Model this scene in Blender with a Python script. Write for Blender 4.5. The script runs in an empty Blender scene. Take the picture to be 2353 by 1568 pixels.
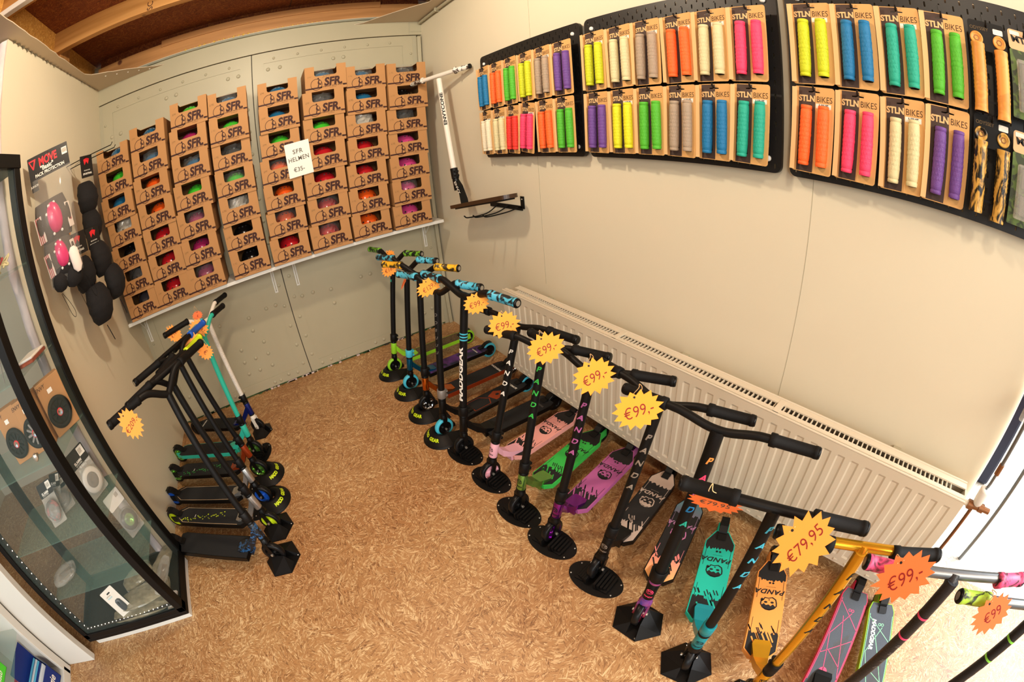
import bpy, bmesh, math, random
from mathutils import Matrix, Vector
random.seed(7)
PI = math.pi
SC = bpy.context.scene
COL = SC.collection

# ------------------------------------------------------------------ camera
# wide fisheye lens, held at about 1.34 m, looking down the container
cam_data = bpy.data.cameras.new('camera')
cam = bpy.data.objects.new('camera', cam_data)
COL.objects.link(cam)
cam_data.type = 'PANO'
cam_data.sensor_width = 36.0
cam_data.sensor_fit = 'HORIZONTAL'
cam_data.panorama_type = 'FISHEYE_LENS_POLYNOMIAL'
cam_data.fisheye_fov = 6.28
cam_data.fisheye_polynomial_k0 = 0.0
cam_data.fisheye_polynomial_k1 = -6.80804949e-02
cam_data.fisheye_polynomial_k2 = -5.35304857e-05
cam_data.fisheye_polynomial_k3 = 5.55137294e-07
cam_data.fisheye_polynomial_k4 = -2.21390068e-07
cam_data.shift_x = -102.4665 / 2353
cam_data.shift_y = -37.4066 / 1568
cam_data.clip_start = 0.01
cam.matrix_world = Matrix((
    (0.7681894423, 0.3184597832, -0.5553992682, 1.10908076),
    (-0.6378607267, 0.3062557073, -0.7066407397, -2.81876222),
    (-0.0549424611, 0.8971013366, 0.4383953898, 1.34125098),
    (0, 0, 0, 1)))
SC.camera = cam

# ------------------------------------------------------------------ light
world = bpy.data.worlds.new('world')
SC.world = world
world.use_nodes = True
wb = world.node_tree.nodes['Background']
wb.inputs[0].default_value = (0.80, 0.90, 1.0, 1)
wb.inputs[1].default_value = 0.9

def lamp(name, kind, loc, energy, color, size=None, target=None, size_y=None, spread=None):
    d = bpy.data.lights.new(name, kind)
    d.energy = energy
    d.color = color
    o = bpy.data.objects.new(name, d)
    COL.objects.link(o)
    o.location = loc
    if kind == 'AREA':
        d.shape = 'RECTANGLE' if size_y else 'DISK'
        d.size = size
        if size_y: d.size_y = size_y
        if spread: d.spread = spread
    elif size is not None:
        d.shadow_soft_size = size
    if target is not None:
        o.rotation_euler = (Vector(target) - Vector(loc)).to_track_quat('-Z', 'Y').to_euler()
    return o
WARM = (1.0, 0.86, 0.64)
lamp('ceiling_lamp', 'POINT', (1.18, -1.45, 2.36), 46, WARM, size=0.05)
lamp('ceiling_lamp_front', 'POINT', (1.05, -3.0, 2.30), 22, WARM, size=0.06)
lamp('rear_fill', 'AREA', (1.0, -4.9, 2.40), 120, (1.0, .90, .74), size=2.4, size_y=1.2, target=(1.0, -.4, .9))  # unseen soft fill added behind the camera to brighten back and left walls
# daylight falling through the open shop front to the right of the wall end
lamp('shop_front_daylight', 'AREA', (3.6, -5.6, 2.4), 60, (0.93, 0.97, 1.0), size=2.2, size_y=1.6, target=(2.9, -3.7, 0.0), spread=math.radians(70))
lamp('shop_side_daylight', 'AREA', (-1.9, -4.8, 1.9), 40, (0.85, 0.95, 1.0), size=1.6, size_y=1.4, target=(-0.3, -1.6, 0.8))

SC.view_settings.view_transform = 'Standard'
SC.view_settings.look = 'None'
SC.view_settings.gamma = 1.0
SC.view_settings.exposure = 0.28

# ------------------------------------------------------------------ materials
def lin(h):
    h = h.lstrip('#')
    v = [int(h[i:i + 2], 16) / 255 for i in (0, 2, 4)]
    return tuple(c / 12.92 if c <= .04045 else ((c + .055) / 1.055) ** 2.4 for c in v) + (1.0,)

MATS = {}
def M(name, col=None, rough=0.5, metal=0.0, bump=0.0, bscale=200.0, coat=0.0, var=0.0, vscale=8.0, trans=0.0, alpha=1.0, emit=None, ior=1.45):
    if name in MATS: return MATS[name]
    m = bpy.data.materials.new(name)
    m.use_nodes = True
    nt = m.node_tree
    b = nt.nodes['Principled BSDF']
    c = lin(col) if isinstance(col, str) else tuple(col) + (1.0,)
    b.inputs['Base Color'].default_value = c
    b.inputs['Roughness'].default_value = rough
    b.inputs['Metallic'].default_value = metal
    b.inputs['IOR'].default_value = ior
    if name in ('black_metal', 'black_satin', 'black_rubber', 'wheel_black'): b.inputs['Specular IOR Level'].default_value = .28
    if coat: b.inputs['Coat Weight'].default_value = coat
    if trans: b.inputs['Transmission Weight'].default_value = trans
    if alpha < 1: b.inputs['Alpha'].default_value = alpha
    if emit:
        b.inputs['Emission Color'].default_value = c
        b.inputs['Emission Strength'].default_value = emit
    tc = nt.nodes.new('ShaderNodeTexCoord')
    if bump:
        n = nt.nodes.new('ShaderNodeTexNoise'); n.inputs['Scale'].default_value = bscale; n.inputs['Detail'].default_value = 3
        nt.links.new(tc.outputs['Object'], n.inputs['Vector'])
        bp = nt.nodes.new('ShaderNodeBump'); bp.inputs['Strength'].default_value = bump; bp.inputs['Distance'].default_value = 0.002
        nt.links.new(n.outputs[0], bp.inputs['Height']); nt.links.new(bp.outputs[0], b.inputs['Normal'])
    if var:
        n = nt.nodes.new('ShaderNodeTexNoise'); n.inputs['Scale'].default_value = vscale; n.inputs['Detail'].default_value = 4
        nt.links.new(tc.outputs['Object'], n.inputs['Vector'])
        r = nt.nodes.new('ShaderNodeMapRange')
        r.inputs['From Min'].default_value = .3; r.inputs['From Max'].default_value = .7
        r.inputs['To Min'].default_value = 1 - var; r.inputs['To Max'].default_value = 1 + var
        nt.links.new(n.outputs[0], r.inputs['Value'])
        mx = nt.nodes.new('ShaderNodeVectorMath'); mx.operation = 'SCALE'
        mx.inputs[0].default_value = c[:3]
        nt.links.new(r.outputs[0], mx.inputs['Scale']); nt.links.new(mx.outputs[0], b.inputs['Base Color'])
    MATS[name] = m
    return m

def chip_board(name, dark, mid, light, rough=0.45, stain=None, sc=1.0, flat=False):
    """oriented strand board: long thin flakes, each with its own direction and tone"""
    m = bpy.data.materials.new(name); m.use_nodes = True
    nt = m.node_tree; b = nt.nodes['Principled BSDF']; N = nt.nodes.new; L = nt.links.new
    b.inputs['Roughness'].default_value = rough
    tc = N('ShaderNodeTexCoord')
    prev = None
    for k, (cell, off, st) in enumerate(((16 * sc, 0.0, 1.4), (12 * sc, 3.7, 2.2), (9 * sc, 8.1, .9), (22 * sc, 5.3, 2.8))):
        mp = N('ShaderNodeMapping'); mp.inputs['Location'].default_value = (off, off * .7, off * 1.3)
        L(tc.outputs['Object'], mp.inputs['Vector'])
        vo = N('ShaderNodeTexVoronoi'); vo.inputs['Scale'].default_value = cell; L(mp.outputs[0], vo.inputs['Vector'])
        sp = N('ShaderNodeSeparateColor'); L(vo.outputs['Color'], sp.inputs[0])
        an = N('ShaderNodeMath'); an.operation = 'MULTIPLY'; an.inputs[1].default_value = 6.28; L(sp.outputs[0], an.inputs[0])
        ro = N('ShaderNodeVectorRotate'); ro.rotation_type = 'Z_AXIS'
        L(mp.outputs[0], ro.inputs['Vector']); L(an.outputs[0], ro.inputs['Angle'])
        m2 = N('ShaderNodeMapping'); m2.inputs['Scale'].default_value = (20 * sc * st, 120 * sc * st, 16 * sc * st if flat else 40 * sc * st); L(ro.outputs[0], m2.inputs['Vector'])
        wz = N('ShaderNodeTexNoise'); wz.inputs['Scale'].default_value = 1.2; wz.inputs['Detail'].default_value = 1; L(m2.outputs[0], wz.inputs['Vector'])
        wm = N('ShaderNodeMixRGB'); wm.blend_type = 'ADD'; wm.inputs[0].default_value = .9; L(m2.outputs[0], wm.inputs[1]); L(wz.outputs['Color'], wm.inputs[2])
        fv = N('ShaderNodeTexVoronoi'); fv.inputs['Scale'].default_value = 1.0; L(wm.outputs[0], fv.inputs['Vector'])
        fs = N('ShaderNodeSeparateColor'); L(fv.outputs['Color'], fs.inputs[0])
        m3 = N('ShaderNodeMapping'); m3.inputs['Scale'].default_value = (3, 9, 3); L(m2.outputs[0], m3.inputs['Vector'])
        n2 = N('ShaderNodeTexNoise'); n2.inputs['Scale'].default_value = .35; n2.inputs['Detail'].default_value = 3
        L(m3.outputs[0], n2.inputs['Vector'])
        s3 = N('ShaderNodeMath'); s3.operation = 'MULTIPLY'; s3.inputs[1].default_value = .40; L(n2.outputs[0], s3.inputs[0])
        s2 = N('ShaderNodeMath'); s2.operation = 'MULTIPLY_ADD'; s2.inputs[1].default_value = .60; L(fs.outputs[1], s2.inputs[0]); L(s3.outputs[0], s2.inputs[2])
        if prev is None: prev = s2.outputs[0]
        else:
            gt = N('ShaderNodeMapRange'); gt.inputs['From Min'].default_value = .47; gt.inputs['From Max'].default_value = .53; L(fs.outputs[2], gt.inputs['Value'])
            mm = N('ShaderNodeMix'); L(gt.outputs[0], mm.inputs[0]); L(prev, mm.inputs[2]); L(s2.outputs[0], mm.inputs[3]); prev = mm.outputs[0]
    cr = N('ShaderNodeValToRGB')
    e = cr.color_ramp.elements
    e[0].position = .17; e[0].color = lin(dark); e[1].position = .80; e[1].color = lin(light)
    x = e.new(.36); x.color = lin(mid); x = e.new(.58); x.color = lin(mid)
    L(prev, cr.inputs[0])
    out = cr.outputs[0]
    if stain:
        n = N('ShaderNodeTexNoise'); n.inputs['Scale'].default_value = 1.7; n.inputs['Detail'].default_value = 5; L(tc.outputs['Object'], n.inputs['Vector'])
        r = N('ShaderNodeMapRange'); r.inputs['From Min'].default_value = .4; r.inputs['From Max'].default_value = .7; r.inputs['To Max'].default_value = .5; L(n.outputs[0], r.inputs['Value'])
        mx = N('ShaderNodeMixRGB'); mx.blend_type = 'MULTIPLY'; mx.inputs[2].default_value = lin(stain); L(r.outputs[0], mx.inputs[0]); L(out, mx.inputs[1]); out = mx.outputs[0]
    L(out, b.inputs['Base Color'])
    bp = N('ShaderNodeBump'); bp.inputs['Strength'].default_value = .2; bp.inputs['Distance'].default_value = .001
    L(prev, bp.inputs['Height']); L(bp.outputs[0], b.inputs['Normal'])
    MATS[name] = m
    return m

def swirl(name, c1, c2, rough=.45, scale=22.0, lo=.45, hi=.55, stretch=(1, 1, 1)):
    if name in MATS: return MATS[name]
    m = bpy.data.materials.new(name); m.use_nodes = True
    nt = m.node_tree; b = nt.nodes['Principled BSDF']; N = nt.nodes.new; L = nt.links.new
    b.inputs['Roughness'].default_value = rough
    tc = N('ShaderNodeTexCoord'); mp = N('ShaderNodeMapping'); mp.inputs['Scale'].default_value = stretch
    L(tc.outputs['Object'], mp.inputs['Vector'])
    n = N('ShaderNodeTexNoise'); n.inputs['Scale'].default_value = scale; n.inputs['Detail'].default_value = 3; n.inputs['Distortion'].default_value = 1.2
    L(mp.outputs[0], n.inputs['Vector'])
    cr = N('ShaderNodeValToRGB'); e = cr.color_ramp.elements
    e[0].position = lo; e[0].color = lin(c1); e[1].position = hi; e[1].color = lin(c2)
    L(n.outputs[0], cr.inputs[0]); L(cr.outputs[0], b.inputs['Base Color'])
    MATS[name] = m
    return m

def pine(name, c1, c2, axis=0):
    m = bpy.data.materials.new(name); m.use_nodes = True
    nt = m.node_tree; b = nt.nodes['Principled BSDF']; N = nt.nodes.new; L = nt.links.new
    b.inputs['Roughness'].default_value = .6
    tc = N('ShaderNodeTexCoord'); mp = N('ShaderNodeMapping')
    s = [14, 14, 14]; s[axis] = .7; mp.inputs['Scale'].default_value = s
    L(tc.outputs['Object'], mp.inputs['Vector'])
    n = N('ShaderNodeTexNoise'); n.inputs['Scale'].default_value = 2.2; n.inputs['Detail'].default_value = 4; L(mp.outputs[0], n.inputs['Vector'])
    cr = N('ShaderNodeValToRGB'); e = cr.color_ramp.elements
    e[0].position = .3; e[0].color = lin(c1); e[1].position = .7; e[1].color = lin(c2)
    L(n.outputs[0], cr.inputs[0])
    v = N('ShaderNodeTexVoronoi'); v.inputs['Scale'].default_value = 4.2; L(tc.outputs['Object'], v.inputs['Vector'])
    g = N('ShaderNodeMapRange'); g.inputs['From Min'].default_value = .05; g.inputs['From Max'].default_value = .09; L(v.outputs['Distance'], g.inputs['Value'])
    mx = N('ShaderNodeMixRGB'); L(g.outputs[0], mx.inputs[0]); mx.inputs[1].default_value = lin('#5a2a10'); L(cr.outputs[0], mx.inputs[2])
    L(mx.outputs[0], b.inputs['Base Color'])
    MATS[name] = m
    return m

chip_board('osb_floor', '#7a5230', '#b28656', '#e0c292', rough=.45, stain='#c39a78')
chip_board('osb_roof', '#542408', '#7a3a14', '#a06226', rough=.8)
chip_board('osb_edge', '#8a5a24', '#bd8438', '#dcab5c', rough=.7, sc=1.6)
chip_board('pale_floor', '#8f8577', '#bdb4a6', '#d8d2c8', rough=.55, sc=1.3)
pine('pine_joist', '#b07a3c', '#cf9a5a')
pine('pine_beam', '#9c6a38', '#bd8850')
M('wall_paint', '#dbd2ba', .55, bump=.08, bscale=60, var=.02, vscale=2)
M('door_paint', '#aea78e', .42, var=.03, vscale=3)
M('door_edge', '#a9a38c', .45)
M('seal_dark', '#3a352a', .7)
M('gap_green', '#33552b', .7, var=.5, vscale=30)
M('steel_lip', '#8b8c7c', .5, var=.06, vscale=9)
M('steel_lip_edge', '#c9b8a0', .6)
M('radiator_white', '#d8cdb8', .35)
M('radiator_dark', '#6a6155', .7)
M('brass', '#8a5c3a', .4, metal=.6)
M('pipe_grey', '#77797a', .35, metal=.7)
M('white_plastic', '#e6e4de', .4)
M('shelf_white', '#dcdcd6', .4)
M('kraft', '#b0804f', .75, var=.03, vscale=5)
M('kraft_side', '#a87745', .8)
M('print_brown', '#38140c', .7)
M('pencil', '#6e5a3c', .8)
M('black_metal', '#080808', .36)
M('black_satin', '#0b0a0a', .5)
M('black_rubber', '#0a0909', .66, bump=.3, bscale=900)
M('grip_tape', '#1b1b1b', .95, bump=.6, bscale=1400, var=.35, vscale=700)
M('wheel_black', '#101011', .35)
M('chrome', '#b9b9b9', .18, metal=1.0)
M('silver', '#b4b2ae', .3, metal=.8)
M('bolt', '#c9c4ba', .3, metal=.8)
M('white_ink', '#ece8de', .6)
M('black_ink', '#100e0e', .6)
M('marker_red', '#8a1208', .6)
M('marker_dark', '#5a5248', .6)
M('elastic', '#f2c890', .6)
M('tag_yellow', '#ffa326', .55, emit=0.0)
M('tag_orange', '#ffa03c', .55)
M('tag_red', '#ff7a3a', .55)
M('glass_green', '#9fc4b4', .05, trans=1.0)

def thin_glass(name, tint, alpha=.1, rough=.03):
    m = M(name, tint, rough, alpha=alpha)
    return m
thin_glass('cabinet_glass', '#b8d0c8', .035)
thin_glass('shelf_glass', '#8ab8a8', .16)
thin_glass('clear_film', '#b8b8b4', .13, .10)
thin_glass('clear_blister', '#d8d6cc', .30, .10)

# ------------------------------------------------------------------ mesh builder
CACHE = {}
def curve_mesh(loops, fill=True):
    cu = bpy.data.curves.new('outline', 'CURVE'); cu.dimensions = '2D'; cu.fill_mode = 'BOTH' if fill else 'NONE'
    for lp in loops:
        s = cu.splines.new('POLY'); s.points.add(len(lp) - 1); s.use_cyclic_u = True
        for p, q in zip(s.points, lp): p.co = (q[0], q[1], 0, 1)
    o = bpy.data.objects.new('outline', cu)
    me = bpy.data.meshes.new_from_object(o)
    r = ([tuple(v.co) for v in me.vertices], [tuple(p.vertices) for p in me.polygons])
    bpy.data.objects.remove(o); bpy.data.curves.remove(cu); bpy.data.meshes.remove(me)
    return r

def text_geo(body, size=1.0, shear=0.0, bold=0.0, spacing=1.0, align='CENTER'):
    k = (body, shear, bold, spacing, align)
    if k not in CACHE:
        cu = bpy.data.curves.new('lettering', 'FONT'); cu.body = body; cu.size = 1; cu.shear = shear; cu.offset = bold
        cu.space_character = spacing; cu.align_x = align; cu.align_y = 'CENTER'; cu.resolution_u = 3
        o = bpy.data.objects.new('lettering', cu)
        me = bpy.data.meshes.new_from_object(o)
        CACHE[k] = ([tuple(v.co) for v in me.vertices], [tuple(p.vertices) for p in me.polygons])
        bpy.data.objects.remove(o); bpy.data.curves.remove(cu); bpy.data.meshes.remove(me)
    vs, fs = CACHE[k]
    return [(x * size, y * size, 0) for x, y, z in vs], fs

def frame(o, r, u, n=None):
    r = Vector(r).normalized(); u = Vector(u); u = (u - r * u.dot(r)).normalized(); n = r.cross(u)
    return Matrix(((r.x, u.x, n.x, o[0]), (r.y, u.y, n.y, o[1]), (r.z, u.z, n.z, o[2]), (0, 0, 0, 1)))
def TR(x=0, y=0, z=0): return Matrix.Translation((x, y, z))
def RX(a): return Matrix.Rotation(a, 4, 'X')
def RY(a): return Matrix.Rotation(a, 4, 'Y')
def RZ(a): return Matrix.Rotation(a, 4, 'Z')
I4 = Matrix.Identity(4)

class MB:
    def __init__(s, X=None):
        s.v = []; s.f = []; s.m = []; s.mats = []; s.X = X or I4; s.sm = []
    def mi(s, mat):
        if mat not in s.mats: s.mats.append(mat)
        return s.mats.index(mat)
    def add(s, vs, fs, mat, X=None, smooth=False):
        X = (s.X @ X) if X is not None else s.X
        b = len(s.v); k = s.mi(mat)
        s.v += [tuple(X @ Vector(p)) for p in vs]
        for f in fs: s.f.append(tuple(b + i for i in f)); s.m.append(k); s.sm.append(smooth)
        return s
    def box(s, lo, hi, mat, X=None):
        (a, b, c), (d, e, f) = lo, hi
        vs = [(a, b, c), (d, b, c), (d, e, c), (a, e, c), (a, b, f), (d, b, f), (d, e, f), (a, e, f)]
        return s.add(vs, [(0, 3, 2, 1), (4, 5, 6, 7), (0, 1, 5, 4), (1, 2, 6, 5), (2, 3, 7, 6), (3, 0, 4, 7)], mat, X)
    def bbox(s, lo, hi, mat, r=.004, X=None):
        """box with chamfered edges"""
        bm = bmesh.new(); bmesh.ops.create_cube(bm, size=1)
        for v in bm.verts: v.co = Vector([lo[i] + (v.co[i] + .5) * (hi[i] - lo[i]) for i in range(3)])
        bmesh.ops.bevel(bm, geom=bm.edges[:], offset=r, segments=2, affect='EDGES', profile=.5)
        bm.verts.index_update()
        s.add([tuple(v.co) for v in bm.verts], [tuple(v.index for v in f.verts) for f in bm.faces], mat, X); bm.free()
        return s
    def rings(s, rings, mat, X=None, caps=True, closed=False, smooth=True):
        n = len(rings[0]); vs = [p for r in rings for p in r]; fs = []
        R = len(rings)
        for i in range(R if closed else R - 1):
            for j in range(n):
                a = i * n + j; b = i * n + (j + 1) % n; c = ((i + 1) % R) * n + (j + 1) % n; d = ((i + 1) % R) * n + j
                fs.append((a, b, c, d))
        s.add(vs, fs, mat, X, smooth)
        if caps and not closed:
            s.add(rings[0], [tuple(reversed(range(n)))], mat, X); s.add(rings[-1], [tuple(range(n))], mat, X)
        return s
    def tube(s, pts, r, mat, seg=12, X=None, caps=True, closed=False):
        pts = [Vector(p) for p in pts]; n = len(pts)
        rr = r if isinstance(r, (list, tuple)) else [r] * n
        T = []
        for i in range(n):
            a = pts[(i - 1) % n] if (i or closed) else pts[i]; b = pts[(i + 1) % n] if (i < n - 1 or closed) else pts[i]
            T.append((b - a).normalized())
        u = T[0].orthogonal().normalized(); out = []
        for i in range(n):
            u = (u - T[i] * u.dot(T[i])).normalized(); w = T[i].cross(u)
            out.append([tuple(pts[i] + (u * math.cos(2 * PI * j / seg) + w * math.sin(2 * PI * j / seg)) * rr[i]) for j in range(seg)])
        return s.rings(out, mat, X, caps, closed)
    def lathe(s, prof, mat, X=None, seg=24, caps=False, smooth=True, arc=2 * PI):
        full = abs(arc - 2 * PI) < 1e-6
        n = seg if full else seg + 1
        rings = [[(r * math.cos(arc * j / seg), r * math.sin(arc * j / seg), h) for j in range(n)] for r, h in prof]
        if full: return s.rings(rings, mat, X, caps, smooth=smooth)
        vs = [p for r in rings for p in r]; fs = []
        for i in range(len(rings) - 1):
            for j in range(n - 1):
                a = i * n + j; fs.append((a, a + 1, a + n + 1, a + n))
        return s.add(vs, fs, mat, X, smooth)
    def plate(s, loops, th, mat, X=None, side=None, z0=0.0, key=None):
        """flat plate from an outline and its holes, th thick along +z"""
        if key and key in CACHE: vs, fs = CACHE[key]
        else:
            vs, fs = curve_mesh(loops)
            if key: CACHE[key] = (vs, fs)
        s.add([(x, y, z0 + th) for x, y, z in vs], fs, mat, X)
        if th:
            s.add([(x, y, z0) for x, y, z in vs], [tuple(reversed(f)) for f in fs], side or mat, X)
            for lp in loops:
                n = len(lp)
                s.add([(x, y, z0) for x, y in lp] + [(x, y, z0 + th) for x, y in lp], [(i, (i + 1) % n, n + (i + 1) % n, n + i) for i in range(n)], side or mat, X)
        return s
    def text(s, body, size, mat, X=None, shear=0, bold=0, spacing=1.0, align='CENTER', sx=1.0, z=0.0, warp=None):
        vs, fs = text_geo(body, size, shear, bold, spacing, align)
        vs = [(x * sx, y, z) for x, y, _ in vs]
        if warp:
            bm = bmesh.new(); bv = [bm.verts.new(p) for p in vs]
            for f in fs:
                try: bm.faces.new([bv[i] for i in f])
                except ValueError: pass
            ax, step = warp[1], warp[2]
            lo = min(v.co[ax] for v in bm.verts); hi = max(v.co[ax] for v in bm.verts)
            k = lo + step
            while k < hi:
                nrm = [0, 0, 0]; nrm[ax] = 1; c = [0, 0, 0]; c[ax] = k
                bmesh.ops.bisect_plane(bm, geom=bm.verts[:] + bm.edges[:] + bm.faces[:], plane_co=c, plane_no=nrm); k += step
            bm.verts.index_update()
            vs = [warp[0](*v.co) for v in bm.verts]; fs = [tuple(v.index for v in f.verts) for f in bm.faces]; bm.free()
        return s.add(vs, fs, mat, X)
    def build(s, name, parent=None, smooth=None, loc=None):
        me = bpy.data.meshes.new(name)
        vs = s.v
        if loc is not None: vs = [(x - loc[0], y - loc[1], z - loc[2]) for x, y, z in vs]
        me.from_pydata(vs, [], s.f)
        for mt in s.mats: me.materials.append(MATS[mt])
        me.polygons.foreach_set('material_index', s.m)
        me.polygons.foreach_set('use_smooth', s.sm if smooth is None else [smooth] * len(s.f))
        me.update()
        bm = bmesh.new(); bm.from_mesh(me); bmesh.ops.recalc_face_normals(bm, faces=bm.faces[:]); bm.to_mesh(me); bm.free()
        o = bpy.data.objects.new(name, me); COL.objects.link(o)
        if loc is not None: o.location = loc
        if parent is not None: o.parent = parent
        return o

def tag(o, label=None, cat=None, group=None, kind=None):
    if label: o['label'] = label
    if cat: o['category'] = cat
    if group: o['group'] = group
    if kind: o['kind'] = kind
    return o
def empty(name, loc, label, cat, rz=0.0, group=None, mat=None):
    o = bpy.data.objects.new(name, None); COL.objects.link(o); o.empty_display_size = .05
    if mat is not None: o.matrix_world = mat
    else: o.location = loc; o.rotation_euler = (0, 0, rz)
    return tag(o, label, cat, group)
def struct(name, mb, parent=None):
    o = mb.build(name, parent)
    if parent is None: o['kind'] = 'structure'
    return o
def copy_tree(o, parent=None):
    c = o.copy(); COL.objects.link(c); c.parent = parent
    for ch in o.children: copy_tree(ch, c)
    return c
def rrect(x0, y0, x1, y1, r=.01, n=5, rs=None):
    rs = rs or (r, r, r, r); pts = []
    for (cx, cy, a0, q) in ((x1, y1, 0, 0), (x0, y1, 90, 1), (x0, y0, 180, 2), (x1, y0, 270, 3)):
        rr = rs[q]
        if rr <= 0: pts.append((cx, cy)); continue
        ox = cx - rr if q in (0, 3) else cx + rr; oy = cy - rr if q in (0, 1) else cy + rr
        for k in range(n + 1):
            a = math.radians(a0 + 90 * k / n); pts.append((ox + rr * math.cos(a), oy + rr * math.sin(a)))
    return pts
def ell(cx, cy, a, b, n=24, ph=0): return [(cx + a * math.cos(2 * PI * k / n + ph), cy + b * math.sin(2 * PI * k / n + ph)) for k in range(n)]

W = 2.284; H = 2.307; XP = 1.0
def RW(y, z, off=0.0): return frame((W - off, y, z), (0, -1, 0), (0, 0, 1))   # on the right wall, seen from the room
def BW(x, z, off=0.0): return frame((x, -off, z), (1, 0, 0), (0, 0, 1))        # on the back wall
def LW(y, z, off=0.0): return frame((off, y, z), (0, 1, 0), (0, 0, 1))         # on the left wall

# ================================================================== ROOM
f = MB(); f.box((-2.6, -5.2, -.05), (2.46, .2, 0), 'osb_floor')
fl = struct('floor', f)
f = MB(); f.box((2.46, -5.2, -.05), (6.5, .2, 0), 'pale_floor')
f.box((-2.6, -8.0, -.05), (6.5, -5.2, 0), 'pale_floor')
struct('floor_2', f)
# right wall (ends at y = -3.244) with a rounded plaster edge
f = MB(); f.box((W, -3.24, 0), (W + .085, .1, 2.36), 'wall_paint')
f.tube([(W + .0425, -3.242, 0.0), (W + .0425, -3.242, 2.36)], .0425, 'wall_paint', 12)
struct('wall_right', f)
# joints of the panels on the right wall
f = MB(); f.box((W - .0006, -1.2612, .62), (W + .001, -1.2596, 2.30), 'door_edge'); f.box((W - .0006, -2.4912, 0), (W + .001, -2.4896, 2.30), 'door_edge')
struct('trim_1', f)
# left wall, its free end shows foam insulation
f = MB(); f.box((-.055, -1.285, 0), (0, .1, 2.306), 'wall_paint')
struct('wall_left', f)
M('foam', '#d8c6c2', .9, bump=1.0, bscale=40, var=.1, vscale=20)
f = MB()
rings = []
for k in range(24):
    z = 2.3 * k / 23; w = .012 + .006 * math.sin(k * 2.3) + .004 * math.sin(k * 5.1)
    rings.append([(-.05, -1.285, z), (-.05, -1.285 - w, z), (-.025, -1.285 - w * 1.5, z), (-.004, -1.285 - w * .8, z), (-.001, -1.285, z)])
f.rings(rings, 'foam')
struct('trim_2', f)
# back wall behind the container doors
f = MB(); f.box((-.1, .05, 0), (W + .1, .1, 2.5), 'door_paint')
struct('wall_back', f)
# rivets measured on the doors
RIV = [(0.93, 0.56), (1.0, 0.56), (1.2, 0.56), (1.28, 0.56), (1.41, 0.54), (1.41, 0.44), (1.64, 0.56), (1.71, 0.56), (0.79, 0.54), (0.57, 0.56), (0.79, 0.45), (0.84, 0.35), (0.66, 0.35), (0.84, 0.26), (0.74, 0.26), (0.65, 0.26), (0.84, 0.17), (0.74, 0.17), (0.65, 0.17), (0.86, 0.04), (0.81, 0.04), (0.56, 0.06), (0.14, 0.18), (0.48, 0.05), (1.0, .05), (1.2, 0.05), (1.27, 0.05), (1.34, 0.03), (1.38, 0.03), (1.63, 0.05), (1.7, 0.05), (2.13, 0.16), (2.06, 0.14), (0.93, 0.06), (0.09, 1.97), (0.16, 1.97), (0.51, 2.08), (0.58, 2.08), (0.94, 2.08), (1.01, 2.08), (1.21, 2.08), (1.29, 2.08), (1.65, 2.08), (1.72, 2.08)]
for k in range(13): RIV += [(1.06, .1 + .145 * k), (1.145, .1 + .145 * k + .04)]
SMALL = [(.045, .3 + .16 * k) for k in range(12)] + [(2.20, .3 + .16 * k) for k in range(12)] + [(.15 + .16 * k, 2.15) for k in range(6)] + [(1.25 + .16 * k, 2.15) for k in range(6)]
dome = [(.0135, 0), (.0125, .0035), (.009, .006), (.004, .0075), (.0005, .008)]
for name, x0, x1 in (('door_1', .03, 1.099), ('door_2', 1.105, 2.215)):
    f = MB()
    f.box((x0, 0, .015), (x1, .045, 2.20), 'door_paint')
    for (a, b, c, d) in ((x0, x0 + .075, .015, 2.2), (x1 - .075, x1, .015, 2.2), (x0 + .075, x1 - .075, 2.125, 2.2), (x0 + .075, x1 - .075, .015, .085)):
        f.box((a, -.004, c), (b, 0, d), 'door_paint')
    for (x, z) in RIV:
        if x0 < x < x1: f.lathe(dome, 'door_paint', X=frame((x, -.001, z), (1, 0, 0), (0, 0, 1)), seg=12)
    for (x, z) in SMALL:
        if x0 < x < x1: f.lathe([(r * .7, h) for r, h in dome], 'door_paint', X=frame((x, -.004, z), (1, 0, 0), (0, 0, 1)), seg=10)
    d = struct(name, f)
f = MB(); f.box((1.0985, .002, .0), (1.1055, .045, 2.2), 'seal_dark'); f.box((.0, .01, 0), (W, .045, .017), 'gap_green')
for k in range(60):
    x = random.uniform(.05, 2.2); f.box((x, -.006, 0), (x + random.uniform(.01, .05), .012, random.uniform(.004, .012)), random.choice(['gap_green', 'foam', 'seal_dark', 'door_paint', 'foam']))
struct('trim_3', f)
# lintel over the doors and corner posts
f = MB(); f.box((-.02, -.012, 2.205), (W, .05, 2.345), 'door_paint'); f.box((0, -.03, 2.335), (W, .0, 2.348), 'steel_lip')
f.box((0, -.03, 2.348), (W, -.024, 2.352), 'steel_lip_edge')
f.box((2.19, -.014, 2.205), (2.2, -.012, 2.335), 'door_edge'); f.box((2.19, -.015, 2.228), (W, -.012, 2.236), 'door_edge')
struct('trim_4', f)
f = MB(); f.bbox((2.245, -.03, .0), (2.272, .0, 2.19), 'door_paint', .004); f.box((2.215, -.005, 0), (2.245, .04, 2.2), 'door_edge'); f.box((0, -.004, 0), (.03, .04, 2.2), 'door_edge')
struct('trim_5', f)
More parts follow.
